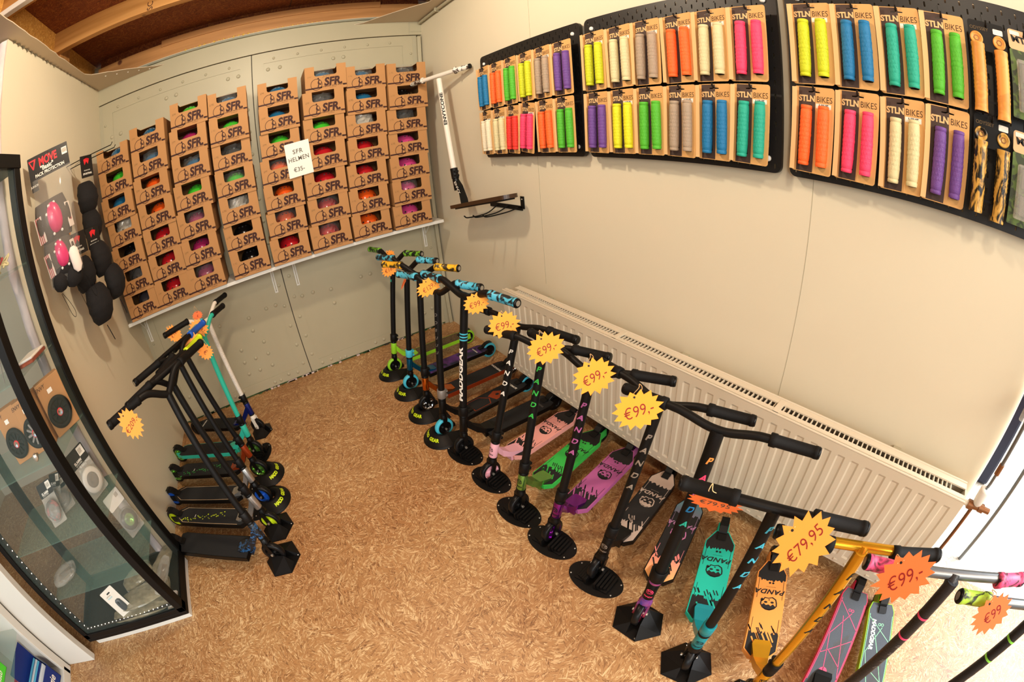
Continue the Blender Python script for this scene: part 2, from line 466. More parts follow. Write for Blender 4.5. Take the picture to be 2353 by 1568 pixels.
# what is left of the steel roof: lips and torn corner pieces
def ragged(p, q, n, amp, seed):
    r = random.Random(seed); return [(p[0] + (q[0] - p[0]) * k / n + (r.uniform(-amp, amp) if 0 < k < n else 0), p[1] + (q[1] - p[1]) * k / n + (r.uniform(-amp, amp) if 0 < k < n else 0)) for k in range(n + 1)]
f = MB()
lp = [(-.06, -1.75), (.075, -1.75)] + ragged((.078, -1.5), (.075, -1.0), 8, .003, 1) + ragged((.07, -.95), (.06, -.42), 8, .004, 2) + ragged((.085, -.36), (.44, -.045), 12, .004, 3) + [(.5, -.012), (-.06, -.012)]
f.plate([lp], .004, 'steel_lip', X=TR(0, 0, 2.308), side='steel_lip_edge')
rr = random.Random(5)
for k in range(26):   # torn paint hanging along the wall top
    y = -1.25 + k * .047; f.add([(.003, y, 2.309), (.003, y + .04, 2.309), (.012, y + .02, 2.309 - rr.uniform(.004, .016))], [(0, 1, 2)], 'steel_lip')
for k in range(5): f.lathe([(.006, 0), (.004, .003), (.0005, .004)], 'white_plastic', X=TR(.14 + .065 * k, -.235 + .05 * k, 2.308) @ RX(PI), seg=10)
struct('trim_6', f)
f = MB()
lp = [(W, -.012), (1.80, -.012), (1.86, -.04)] + ragged((2.17, -.42), (2.175, -1.0), 4, .002, 4) + ragged((2.18, -1.1), (2.18, -3.2), 4, .002, 6) + [(W, -3.2)]
f.plate([lp], .004, 'steel_lip', X=TR(0, 0, 2.308), side='steel_lip_edge')
struct('trim_7', f)
f = MB(); f.tube([(W - .02, -.03, 2.292), (W - .02, -1.5, 2.292), (W - .02, -3.2, 2.292)], .011, 'door_paint', 10)
for y in (-.32, -1.3, -2.3): f.box((W - .034, y - .006, 2.279), (W, y + .006, 2.309), 'door_paint')
tag(f.build('conduit'), 'cream painted conduit pipe running along the top of the right wall', 'pipe')
# raised roof: strand board with joists, pine beam on the lintel, board along the left side
f = MB(); f.box((-2.6, -5.2, 2.52), (3.4, .3, 2.54), 'osb_roof')
f.box((1.36, -.7, 2.518), (1.364, .1, 2.52), 'seal_dark')
struct('ceiling', f)
for y, zz in ((-.69, 2.405), (-1.33, 2.405), (-1.97, 2.405), (-2.6, 2.405), (-3.3, 2.405), (-4.0, 2.405)):
    f = MB(); f.bbox((-.06, y, zz), (W + .1, y + .048, 2.52), 'pine_joist', .002, None)
    if y == -.69: f.text('SC 24', .045, 'print_brown', X=frame((.55, y - .0008, 2.46), (0, 0, 1), (-1, 0, 0)))
    o = struct('trim_%d' % (20 + int(-y * 3)), f)
f = MB(); f.bbox((.0, -.02, 2.352), (W, .03, 2.455), 'pine_beam', .002); f.bbox((.48, -.028, 2.43), (W - .3, .03, 2.475), 'pine_beam', .002)
struct('trim_10', f)
M('pur_foam', '#c9a04a', .8, bump=.8, bscale=60)
f = MB()
for k in range(30):
    x = .62 + k * .033; r = rr.uniform(.004, .009); f.lathe([(r, -r), (r * 1.2, 0), (r, r), (.0005, r * 1.3)], 'pur_foam', X=TR(x, -.022, 2.354) @ RY(.3 * k), seg=8)
tag(f.build('sealing_foam'), 'dried yellow sealing foam squeezed out along the lintel under the pine beam', 'sealing foam')
f = MB(); f.box((-.06, -5.2, 2.312), (-.045, -.64, 2.52), 'osb_edge'); f.bbox((-.05, -.64, 2.312), (-.02, -.50, 2.52), 'pine_beam', .002); f.bbox((-.09, -5.2, 2.312), (-.06, .1, 2.52), 'osb_edge', .002)
f.box((-.045, -.69, 2.312), (.0, -.56, 2.345), 'pine_joist')
f.box((W + .085, -3.24, 2.36), (W + .12, .1, 2.52), 'osb_edge')
f.box((0, .03, 2.3), (W, .06, 2.52), 'osb_roof')
struct('wall_top', f)
f = MB(); f.bbox((-.02, -1.372, 2.378), (1.5, -1.335, 2.404), 'white_plastic', .003)
tag(f.build('cable_trunking'), 'white plastic cable trunking along the second roof joist', 'trunking')
# side room beyond the left wall and the shop around the camera
f = MB(); f.box((-2.65, -5.2, 0), (-2.6, .3, 2.54), 'wall_paint')
struct('wall_side_room', f)
f = MB(); f.box((-2.6, .2, 0), (-.055, .25, 2.54), 'wall_paint'); struct('wall_side_room_back', f)
f = MB(); f.box((6.5, -8, 0), (6.55, .2, 2.6), 'wall_paint'); struct('wall_shop', f)
f = MB(); f.box((W + .085, .1, 0), (6.5, .2, 2.6), 'wall_paint'); struct('wall_shop_back', f)
# ================================================================== SHELF AND HELMET BOXES
f = MB(); f.bbox((.02, -.275, .838), (2.215, -.004, .858), 'shelf_white', .002)
tag(f.build('shelf', loc=(1.1, 0, .84)), 'long white shelf board on the metal doors carrying the helmet boxes', 'shelf')
for i, x in enumerate((.045, 1.035, 1.195, 2.165)):
    b = MB(); b.bbox((-.012, -.006, -.20), (.012, 0, -.002), 'shelf_white', .002); b.bbox((-.012, -.21, -.008), (.012, 0, -.002), 'shelf_white', .002)
    b.box((-.003, -.007, -.19), (.003, -.006, -.03), 'door_edge'); b.lathe([(.004, 0), (.003, .002), (.0005, .003)], 'bolt', X=frame((0, -.006, -.185), (1, 0, 0), (0, 0, 1)), seg=8)
    b.add([(-.002, -.15, -.008), (.002, -.15, -.008), (.002, -.006, -.12), (-.002, -.006, -.12), (-.002, -.14, -.008), (.002, -.14, -.008), (.002, -.006, -.11), (-.002, -.006, -.11)], [(0, 1, 2, 3), (4, 5, 6, 7), (0, 3, 7, 4), (1, 2, 6, 5)], 'shelf_white')
    o = b.build('shelf_bracket'); o.location = (x, 0, .838)
    tag(o, ['white shelf bracket at the left end of the helmet shelf', 'white shelf bracket just left of the door seam', 'white shelf bracket just right of the door seam', 'white shelf bracket at the right end of the helmet shelf'][i], 'bracket', 'brackets under the helmet shelf')

M('bag', '#a8a49a', .12, metal=.0, bump=1.0, bscale=55, coat=.5)
HEL = {}
HC = {'blue': '#1f5f86', 'green': '#3fb52e', 'red': '#b01a22', 'orange': '#e0561a', 'magenta': '#9a2458', 'pink': '#c2407c', 'black': '#0d0d0e', 'grey': '#35343a', 'silver': '#8f8b84'}
HN = {'magenta': 'dark magenta', 'silver': 'wrapped grey'}
for k, v in HC.items(): M('helmet_' + k, v, .22, coat=.4)
def helmet_mesh(col):
    """skate helmet: smooth dome, brim and vents"""
    b = MB(); a, c, h = .085, .105, .115
    prof = [(1.0, -.25), (1.02, 0), (.985, .25), (.9, .5), (.74, .74), (.5, .9), (.22, .985), (.01, 1.0)]
    rings = [[(a * r * math.cos(2 * PI * j / 28), c * r * math.sin(2 * PI * j / 28), h * z) for j in range(28)] for r, z in prof]
    b.rings(rings, 'helmet_' + col, caps=False)
    b.tube([(a * 1.02 * math.cos(2 * PI * j / 28), c * 1.02 * math.sin(2 * PI * j / 28), -.028) for j in range(28)], .004, 'black_satin', 6, closed=True)
    return b
def helmet(col, wrapped):
    key = (col, wrapped)
    if key not in HEL:
        r = bpy.data.objects.new('helmet', None); COL.objects.link(r)
        v = helmet_mesh(col)
        for ax, el in ((-.5, 55), (0, 55), (.5, 55), (-.9, 30), (.9, 30), (-.35, 25), (.35, 25)):
            an = -PI / 2 + ax; e = math.radians(el)
            p = (.085 * math.cos(e) * math.cos(an) * 1.0, .105 * math.cos(e) * math.sin(an) * 1.0, .115 * math.sin(e) * .98)
            v.plate([ell(0, 0, .006, .011, 12)], .0, 'black_ink', X=frame(p, (-math.sin(an), math.cos(an), 0), (0, 0, 1)) @ TR(0, 0, .004))
        v.build('shell', r)
        if wrapped:
            w = MB(); rg = random.Random(hash(col) % 97); rings = []
            for i in range(9):
                z = -.03 + i * .019; row = []
                for j in range(30):
                    t = 2 * PI * j / 30; q = .97 - .03 * i * .6 + rg.uniform(-.05, .05)
                    row.append((.098 * q * math.cos(t), .112 * q * math.sin(t), z + rg.uniform(-.007, .007)))
                rings.append(row)
            w.rings(rings, 'clear_film' if col != 'silver' else 'bag', smooth=False)
            w.build('plastic_bag', r)
        HEL[key] = r; return r, True
    return HEL[key], False

def box_proto(w, h, d):
    r = bpy.data.objects.new('helmet_box', None); COL.objects.link(r)
    b = MB()
    nx0, nx1, ny = .23 * w, .77 * w, .60 * h
    out = [(0, 0), (w, 0), (w, h), (nx1, h)] + [(nx1, ny + .012), (nx1 - .003, ny + .004), (nx1 - .01, ny)] + [(nx0 + .01, ny), (nx0 + .003, ny + .004), (nx0, ny + .012)] + [(nx0, h), (0, h)]
    b.plate([out], .003, 'kraft', X=frame((-w / 2, -.003, 0), (1, 0, 0), (0, 0, 1)), side='kraft_side')
    b.box((-w / 2, 0, 0), (-w / 2 + .003, d, h), 'kraft_side'); b.box((w / 2 - .003, 0, 0), (w / 2, d, h), 'kraft_side')
    b.box((-w / 2, 0, 0), (w / 2, d, .003), 'kraft_side'); b.box((-w / 2, d - .003, 0), (w / 2, d, h), 'kraft_side')
    b.box((-w / 2, 0, h - .002), (-w / 2 + nx0 * .8, d, h), 'kraft_side'); b.box((w / 2 - nx0 * .8, 0, h - .002), (w / 2, d, h), 'kraft_side')
    b.box((-w / 2 + nx0 * .8, d * .45, h - .002), (w / 2 - nx0 * .8, d, h), 'kraft_side')
    b.build('carton', r)
    p = MB(X=frame((-w / 2, -.0063, 0), (1, 0, 0), (0, 0, 1)))
    k = h / .15
    cx, cy, R = .27 * w, .275 * h, .034 * k
    p.plate([ell(cx, cy, R, R, 28), ell(cx, cy, R - .0030, R - .0030, 28)], 0, 'print_brown')
    # running figure inside the ring
    p.plate([[(cx + .007 * k + a * .021 * k, cy + .004 * k + c * .024 * k) for a, c in ((-.1, -.9), (.15, -.2), (.0, .25), (.25, .9), (.55, 1.0), (.62, .75), (.4, .6), (.5, .1), (.85, -.1), (.95, .3), (1.1, .2), (.95, -.45), (.55, -.25), (.4, -.3), (.2, -.95))]], 0, 'print_brown')
    p.plate([ell(cx + .012 * k, cy + .034 * k, .0045 * k, .0055 * k, 12)], 0, 'print_brown')
    p.text('SFR.', .064 * k, 'print_brown', X=TR(.675 * w, .32 * h, 0), shear=.15, bold=.045, sx=.98 * w / .25 / k)
    p.box((0, .105 * h, -.0001), (.40 * w, .165 * h, 0), 'print_brown')
    p.box((.91 * w, .105 * h, -.0001), (w, .165 * h, 0), 'print_brown')
    p.text('SKATEBOARDS  SKATES  SCOOTERS', .0095 * k, 'print_brown', X=TR(.665 * w, .147 * h, 0), shear=.2, bold=.03, sx=.95 * w / .25 / k)
    p.text('www.skates.co.uk', .005 * k, 'print_brown', X=TR(.66 * w, .085 * h, 0), bold=.02)
    p.build('printed_logo', r)
    return r
STACKS = [  # x0 bottom, x0 top, width, z0, height, colours from the top down (w = wrapped in plastic)
    (.066, .072, .222, .862, .1425, ['blue', 'green', 'blue', 'silver w', 'black', 'grey w', 'grey']),
    (.290, .318, .232, .862, .1485, ['blue', 'blue w', 'orange', 'orange', 'red', 'red', 'red']),
    (.522, .587, .232, .862, .156, ['green', 'magenta', 'blue w', 'green', 'magenta w', 'magenta', 'magenta w']),
    (.813, .832, .236, .862, .154, ['blue w', 'green', 'black w', 'green w', 'silver w', 'black', 'black']),
    (1.073, 1.134, .238, .862, .152, ['blue', 'blue', 'green', 'orange w', 'orange', 'orange w', 'red']),
    (1.328, 1.411, .252, .862, .158, ['blue w', 'grey w', 'green', 'red', 'red', 'red w', 'red w']),
    (1.598, 1.674, .248, .862, .1535, ['blue w', 'blue', 'silver w', 'red', 'red', 'orange', 'orange']),
    (1.872, 1.930, .256, .862, .152, ['grey w', 'black', 'black w', 'pink', 'pink', 'pink w', 'pink']),
]
ORD = ['first', 'second', 'third', 'fourth', 'fifth', 'sixth', 'seventh', 'eighth']
STN = ['leftmost stack', 'second stack from the left', 'third stack from the left', 'fourth stack from the left', 'fifth stack from the left', 'sixth stack from the left', 'seventh stack from the left', 'rightmost stack']
WR = {(0, 0): 'XXS', (1, 0): 'S/M', (3, 1): 'S/M', (5, 0): 'S/M', (6, 0): 'L/XL', (7, 0): 'L/XL', (7, 1): 'L/XL', (7, 2): 'L/XL'}
rs = random.Random(11)
for si, (xb, xt, w, z0, h, cols) in enumerate(STACKS):
    D = .25
    proto = box_proto(w, h, D); first = True
    for k in range(7):            # k = 0 lowest
        col = cols[6 - k]; wr = col.endswith(' w'); col = col.replace(' w', '')
        x = xb + (xt - xb) * k / 6 + w / 2 + (rs.uniform(-.006, .006) if k else 0)
        y = -.285 + rs.uniform(-.008, .006) + .004 * (k == 6); z = z0 + h * k
        bx = proto if first else copy_tree(proto); first = False
        bx.location = (x, y, z); bx.rotation_euler = (0, 0, rs.uniform(-.02, .02))
        row = 6 - k
        what = ('top' if row == 0 else 'lowest' if row == 6 else ORD[row] + ' from top') + ' of the ' + STN[si]
        tag(bx, 'kraft helmet box, ' + what, 'box', 'stacked helmet boxes')
        hp, fresh = helmet(col, wr)
        hm = hp if fresh else copy_tree(hp)
        sc = .86 if si < 5 else .92
        hm.location = (x + rs.uniform(-.01, .01), y + .118, z + .046); hm.rotation_euler = (0, 0, rs.uniform(-.5, .5)); hm.scale = (sc, sc, sc * .92)
        tag(hm, HN.get(col, col) + ' helmet in the box ' + what, 'helmet', 'helmets inside the stacked boxes')
        # size written by hand
        s = WR.get((si, row)); big = s is not None
        if not big: s = ['XXS', 'S/M', 'S/M', 'L/XL', 'S/M', 'S/M', 'L/XL', 'L/XL'][si]
        t = MB(X=frame((0, -.0064, 0), (1, 0, 0), (0, 0, 1)))
        t.text(s, .034 if big else .016, 'pencil', X=TR(0 if big else -w * .40, h * (.56 if big else .6), 0) @ RZ(rs.uniform(-.1, .1)), shear=.3, bold=-.02, spacing=.9)
        t.build('handwriting', bx)
# handwritten sign
sg = empty('price_sign', (1.335, -.305, 1.434), 'white card sign reading SFR HELMEN €35 taped to the helmet boxes', 'sign', mat=frame((1.335, -.303, 1.434), (1, 0, .045), (0, 0, 1)))
f = MB(); f.plate([[(-.074, -.1), (.074, -.1), (.074, .1), (-.074, .1)]], .0008, 'white_ink'); f.build('card', sg)
f = MB(); f.text('SFR', .036, 'marker_dark', X=TR(0, .045, .0011), bold=.018, spacing=1.15); f.text('HELMEN', .036, 'marker_dark', X=TR(0, .002, .0011) @ RZ(.02), bold=.015, sx=.88, spacing=1.1); f.text('€35-', .036, 'marker_dark', X=TR(-.008, -.06, .0011), bold=.012, sx=.95)
f.build('handwriting', sg)

# ================================================================== PEGBOARDS AND GRIP CARDS
M('peg_black', '#151313', .45)
M('card_brown', '#4a3a34', .75)
M('card_kraft', '#d9a868', .7)
M('card_edge', '#e8c088', .7)
def pegboard_holes():
    L = [rrect(0, -.56, .76, 0, .022, 6)]
    for r in range(27):
        for c in range(19):
            x = .02 + .04 * c + (.02 if r % 2 else 0); y = -.02 - .02 * r
            if x > .75: continue
            if (r in (1, 2, 24, 25)) and (x < .045 or x > .715): continue
            L.append([(x - .0025, y - .0055), (x - .0015, y - .0075), (x + .0015, y - .0075), (x + .0025, y - .0055), (x + .0025, y + .0055), (x + .0015, y + .0075), (x - .0015, y + .0075), (x - .0025, y + .0055)])
    return L
PH = pegboard_holes()
BOARDS = [(-.852, 'left'), (-1.638, 'middle'), (-2.424, 'right')]
YB = [b[0] for b in BOARDS]
for i, (yb, nm) in enumerate(BOARDS):
    r = empty('pegboard', None, 'black slotted pegboard, ' + ['the one nearest the hanging scooter', 'the middle one of the three', 'the one nearest the camera'][i] + ', full of grip cards', 'pegboard', group='pegboards on the right wall', mat=RW(yb, 1.813, .024))
    f = MB(); f.plate(PH, .004, 'peg_black', key='peg')
    # folded back edge
    f.plate([rrect(0, -.56, .76, 0, .022, 6), rrect(.003, -.557, .757, -.003, .02, 6)], .012, 'peg_black', z0=-.012)
    f.build('panel', r)
    for (x, y) in ((.04, -.045), (.72, -.045), (.04, -.52), (.72, -.52)):
        c = MB(X=TR(x, y, .004)); c.lathe([(.0085, 0), (.0085, .004), (.007, .0065), (.004, .0075), (.0005, .008)], 'white_plastic', seg=16); c.build('screw_cap', r)
        c = MB(X=TR(x, y, -.022)); c.lathe([(.006, 0), (.006, .024)], 'white_plastic', seg=10, caps=True); c.build('spacer', r)
def hook(board, u, v, length=.05):
    r = [o for o in COL.objects if o.get('category') == 'pegboard'][board]
    h = MB(); h.box((u - .0035, v - .012, .004), (u + .0035, v + .045, .007), 'peg_black')
    h.tube([(u, v, .005), (u, v, length - .012), (u, v + .004, length - .004), (u, v + .012, length)], .0028, 'peg_black', 8)
    h.build('hook', r)
GC = {'lime': '#c8d21c', 'blue': '#1273a8', 'teal': '#1fa88e', 'green': '#52b52c', 'orange': '#ff6a2a', 'pink': '#f2436e', 'cream': '#d9cfa0', 'purple': '#6c4693', 'grey': '#a8957f', 'white': '#e6dcc0', 'red': '#e2372c', 'yellow': '#dede20'}
for k, v in GC.items(): M('grip_' + k, v, .55, bump=.5, bscale=420)
M('hex_cell', '#ffffff', .5)
def hexgrip(b, col, X, L=.165, r=.0165, flange=True):
    """bicycle grip with hexagon relief, axis along local y"""
    Y = X @ RX(-PI / 2)
    prof = [(r * .72, 0), (r * .93, .001), (r * .95, .008), (r * .88, .009), (r * .88, .0105), (r * .95, .0115), (r * .97, .02), (r * 1.0, .03), (r * 1.0, L - .022), (r * .96, L - .013), (r * .90, L - .012), (r * .90, L - .0105), (r * .97, L - .0095), (r * .97, L - .002), (r * .9, L)]
    b.lathe(prof, 'grip_' + col, X=Y, seg=22); b.lathe([(r * .9, L), (r * .55, L), (r * .55, L - .01)], 'black_ink', X=Y, seg=18)
    b.lathe([(.0005, 0), (r * .72, 0)], 'black_ink', X=Y, seg=18)
    for i in range(9):      # raised hexagons round the middle
        for j in range(12):
            z = .036 + i * (L - .07) / 8; a = 2 * PI * (j + (.5 if i % 2 else 0)) / 12
            if math.sin(a) > .2: continue
            q = MBQ(.0052 if i in (4,) else .0044, r + (.0006 if i == 4 else .0003), a, z)
            b.add(q[0], q[1], 'grip_' + col, X=Y)
def MBQ(s, r, a, z):
    vs = []
    for k in range(6):
        t = PI / 3 * k + PI / 6; aa = a + s * math.cos(t) / r; vs.append(((r) * math.cos(aa), (r) * math.sin(aa), z + s * 1.05 * math.sin(t)))
    vs.append(((r + .0005) * math.cos(a), (r + .0005) * math.sin(a), z))
    return vs, [(k, (k + 1) % 6, 6) for k in range(6)]
PROTO = {}
def grip_card_proto(col, hive):
    key = (col, hive)
    if key in PROTO: return PROTO[key], False
    r = bpy.data.objects.new('grip_card', None); COL.objects.link(r)
    b = MB()
    w, h = .118, .231
    slot = [(-.017, -.0125), (-.017, -.0155), (-.005, -.0155), (0, -.0145), (.005, -.0155), (.017, -.0155), (.017, -.0125), (.005, -.0115), (.003, -.007), (-.003, -.007), (-.005, -.0115)]
    left = rrect(-.034, -.205, -.006, -.05, .004, 3, (0, 0, .002, .002)); left = [(x, y) for x, y in left]
    right = rrect(.0195, -.212, .043, -.052, .003, 3)
    b.plate([rrect(-w / 2, -h, w / 2, 0, .008, 4), slot, left, right], .0008, 'card_kraft', X=TR(0, 0, 0))
    # dark printed left half with a light folded edge
    b.plate([[(-w / 2 + .014, -h + .002), (.004, -h + .002), (.004, -.002), (-w / 2 + .014, -.002)], left, [(-.017, -.0125), (-.017, -.0155), (-.001, -.0155), (-.001, -.0115), (-.005, -.0115)]], 0, 'card_brown', z0=.0010)
    b.box((-w / 2, -h + .004, 0), (-w / 2 + .003, -.004, .014), 'card_edge')
    b.box((-w / 2, -h + .004, .013), (-w / 2 + .014, -.004, .0142), 'card_edge')
    # plastic tray behind
    b.box((-w / 2 + .006, -h + .004, -.014), (w / 2 - .006, -.036, -.0015), 'black_satin')
    b.build('card', r)
    g1 = MB(); hexgrip(g1, col, TR(-.020, -.212, .010) @ RZ(-.015), .160, .0158); g1.build('grip', r)
    g2 = MB(); hexgrip(g2, col, TR(.0310, -.050, .007) @ RZ(PI), .160, .0158); g2.build('grip', r)
    t = MB(X=TR(0, 0, .0013))
    t.text('STLN', .0225, 'card_edge', X=TR(-.0205, -.033, 0), bold=.04, sx=.92)
    t.text('BIKES', .0225, 'print_brown', X=TR(.0305, -.033, 0), bold=-.008, sx=.86)
    if hive:
        t.plate([[(.006, -.057), (.050, -.057), (.050, -.044), (.006, -.044)]], 0, 'white_ink', z0=.0002); t.text('HIVE', .0125, 'black_ink', X=TR(.0285, -.0503, .0004), bold=.03, spacing=1.1)
    t.build('lettering', r)
    PROTO[key] = r
    return r, True
CARDS = [ # board, row, colours; (col, hive, lean)
    (0, 0, [('blue', 0), ('orange', 0), ('green', 0), ('lime', 1), ('grey', 1), ('purple', 0)]),
    (0, 1, [('white', 1), ('cream', 1), ('red', 0), ('pink', 1), ('orange', 0), ('green', 0)]),
    (1, 0, [('lime', 1), ('cream', 1), ('grey', 1), ('orange', 1), ('cream', 1), ('pink', 0)]),
    (1, 1, [('purple', 0), ('yellow', 1), ('green', 0), ('grey', 1), ('blue', 0), ('teal', 1)]),
    (2, 0, [('lime', 1), ('blue', 0), ('teal', 1), ('green', 0)]),
    (2, 1, [('orange', 1), ('pink', 0), ('cream', 1), ('purple', 0)])]
BN = ['left pegboard', 'middle pegboard', 'right pegboard']
for bi, row, cs in CARDS:
    for k, (c, hv) in enumerate(cs):
        u = .080 + .12 * k + (0 if bi else .005)
        v = -.082 - .238 * row
        hook(bi, u, v, .052)
        p, fresh = grip_card_proto(c, bool(hv)); o = p if fresh else copy_tree(p)
        lean = {(0, 1, 2): -.07, (0, 1, 3): -.12, (1, 1, 0): -.02, (1, 1, 5): -.03, (2, 1, 0): -.03, (2, 1, 1): -.02}.get((bi, row, k), rs.uniform(-.015, .015))
        yaw = rs.uniform(.05, .14) if k < len(cs) - 1 else .03
        o.matrix_world = RW(YB[bi] - u, 1.813 + v + .010, .024) @ TR(0, 0, .038 + rs.uniform(-.002, .002)) @ RZ(lean) @ RY(-yaw)
        place = ORD[k] + ' in the ' + ('upper' if row == 0 else 'lower') + ' row of the ' + BN[bi]
        tag(o, {'lime': 'lime yellow', 'white': 'off-white'}.get(c, c) + ' grips on a kraft card, ' + place, 'grip card', 'grip cards on the pegboards')
# black cards with swirled grips and disc end caps
swirl('gold_plain', '#d98f3c', '#e8a048', .5)
swirl('gold_black', '#15120c', '#cfa04a', .35, 60, .42, .55, (1, .35, 1))
for row, mt, nm in ((0, 'gold_plain', 'plain golden'), (1, 'gold_black', 'black and gold swirled')):
    u = .56; v = -.085 - .232 * row
    hook(2, u, v, .06)
    r = empty('grip_card', None, 'pair of ' + nm + ' ribbed grips with disc end caps on a black card', 'grip card', group='grip cards on the pegboards', mat=RW(YB[2] - u, 1.813 + v + .012, .024) @ TR(0, 0, .045))
    b = MB(); b.plate([rrect(-.05, -.20, .05, 0, .008, 4), rrect(-.012, -.195, .012, -.075, .004, 3)], .001, 'card_black' if 'card_black' in MATS else 'black_satin'); b.build('card', r)
    for x in (-.03, .032):
        g = MB(X=TR(x, -.236 + (.008 if x < 0 else 0), .012) @ RX(-PI / 2)); L = .165; pr = []
        for k in range(34):
            z = L * k / 33; pr.append((.0175 + (.0010 if k % 2 and 8 < k < 31 else 0) + (.001 if k > 31 or k < 2 else 0), z))
        g.lathe(pr, mt, seg=22); g.lathe([(.0005, 0), (.0175, 0)], 'black_ink', seg=18); g.lathe([(.0005, L), (.0175, L)], 'black_ink', seg=18); g.build('grip', r)
        d = MB(X=TR(x, -.047, .002)); d.lathe([(.0175, 0), (.0175, .003), (.014, .005), (.013, .0035), (.0005, .0035)], mt, seg=24); d.plate([ell(0, 0, .008, .008, 6), ell(0, 0, .0055, .0055, 6)], .001, 'brass', z0=.0035); d.build('end_cap', r)
    b = MB(); b.plate([rrect(.018, -.027, .045, -.013, .002, 2)], 0, 'white_ink', z0=.0014); b.text('ODYSSEY', .012, 'pencil', X=TR(-.02, -.02, .0014)); b.build('price_sticker', r)
# green and kraft blister packs at the right end of the board
swirl('army_green', '#2f3a1c', '#56702c', .5, 30)
M('card_sand', '#d8b58a', .7)
M('stickgrey', '#5a5450', .6)
for row in (0, 1):
    for col_ in (0, 1):
        u = .665 + .118 * col_ - .02 * row * 0; v = -.085 - .245 * row
        if col_ == 0: hook(2, u, v, .06)
        r = empty('blister_pack', None, 'green brake pad blister pack, ' + ('upper' if row == 0 else 'lower') + (' one next to the golden grips' if col_ == 0 else ' one at the very end of the board'), 'blister pack', group='blister packs on the right pegboard', mat=RW(YB[2] - u, 1.813 + v + .012, .024) @ TR(0, 0, .046 - .02 * col_))
        b = MB(); b.plate([rrect(-.045, -.05, .045, 0, .008, 4)], .001, 'card_sand'); b.plate([rrect(-.045, -.215, .045, -.05, .004, 4)], .001, 'army_green'); b.build('card', r)
        b = MB(X=TR(0, 0, .002)); b.text('MTX', .022, 'black_ink', X=TR(-.005, -.024, 0), shear=-.2, bold=.03, sx=1.3); b.plate([rrect(.01, -.048, .045, -.034, .002, 2)], 0, 'stickgrey'); b.plate([rrect(-.04, -.014, -.012, -.004, .002, 2)], 0, 'white_ink'); b.build('lettering', r)
        b = MB(); b.bbox((-.03, -.2, .001), (.03, -.075, .018), 'clear_blister', .005); b.build('blister', r)
        b = MB(); b.bbox((-.017, -.13, .003), (.017, -.085, .013), 'stickgrey', .003); b.bbox((-.017, -.19, .003), (.017, -.145, .013), 'stickgrey', .003); b.build('brake_pad', r)

# ================================================================== RADIATOR
RY0, RY1 = -1.055, -3.226; XF, XB = 2.148, 2.243; ZT, ZB = .575, .115
rad = empty('radiator', ((XF + XB) / 2, (RY0 + RY1) / 2, ZB), 'long cream panel radiator with a grille on top, under the pegboards', 'radiator')
RI = Matrix.Translation((-(XF + XB) / 2, -(RY0 + RY1) / 2, -ZB))
f = MB(X=RI)
# pressed front panel: profile of ribs swept in height, flat border
n = 43; pitch = (RY0 - RY1 - .06) / n; prof = [(RY0, XF), (RY0 - .03, XF)]
for k in range(n):
    y = RY0 - .03 - pitch * k
    prof += [(y - pitch * .30, XF), (y - pitch * .42, XF + .0035), (y - pitch * .80, XF + .0035), (y - pitch * .92, XF)]
prof += [(RY1, XF)]
def strip(z0, z1, flat0=False, flat1=False):
    m_ = len(prof)
    vs = [((XF if flat0 else x), y, z0) for y, x in prof] + [((XF if flat1 else x), y, z1) for y, x in prof]
    f.add(vs, [(i, i + 1, m_ + i + 1, m_ + i) for i in range(m_ - 1)], 'radiator_white')
strip(ZB, ZB + .035, True, True); strip(ZB + .035, ZB + .043, True, False); strip(ZB + .043, ZT - .043); strip(ZT - .043, ZT - .035, False, True); strip(ZT - .035, ZT, True, True)
f.box((XF - .0, RY1, ZB - .004), (XF + .012, RY0, ZB), 'radiator_white'); f.box((XF + .012, RY1, ZB), (XF + .014, RY0, ZT), 'radiator_white')
f.tube([(XF + .003, RY0, ZT), (XF + .003, RY1, ZT)], .004, 'radiator_white', 8); f.tube([(XF + .003, RY0, ZB), (XF + .003, RY1, ZB)], .004, 'radiator_white', 8)
for k in range(n + 1):  # weld tabs showing at the lower edge
    y = RY0 - .03 - pitch * k; f.bbox((XF - .003, y - .008, ZB + .006), (XF + .001, y + .008, ZB + .016), 'radiator_white', .001)
f.build('front_panel', rad)
f = MB(X=RI); f.box((XB - .012, RY1, ZB), (XB, RY0 - .03, ZT), 'radiator_white'); f.tube([(XB - .004, RY0 - .03, ZT), (XB - .004, RY1, ZT)], .004, 'radiator_white', 8); f.build('back_panel', rad)
f = MB(X=RI)
for (a, b) in ((RY0 - .06, -1.825), (-1.845, -2.52), (-2.54, RY1 + .05)):
    k = int((a - b) / .0165)
    for i in range(k):
        y = a - (i + .5) * (a - b) / k; f.bbox((XF + .026, y - .0022, ZT - .016), (XB - .03, y + .0022, ZT - .004), 'radiator_white', .001)
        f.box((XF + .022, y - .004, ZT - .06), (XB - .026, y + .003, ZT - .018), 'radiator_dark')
f.box((XF + .014, RY1, ZT - .004), (XF + .03, RY0, ZT + .001), 'radiator_white'); f.box((XB - .034, RY1, ZT - .004), (XB - .012, RY0 - .03, ZT + .001), 'radiator_white')
for y in (-1.835, -2.53): f.bbox((XF + .012, y - .011, ZT - .006), (XB - .012, y + .011, ZT + .002), 'radiator_white', .001)
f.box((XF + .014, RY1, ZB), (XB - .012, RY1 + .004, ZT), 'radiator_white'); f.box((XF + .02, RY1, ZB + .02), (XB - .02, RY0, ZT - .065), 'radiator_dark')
f.build('grille', rad)
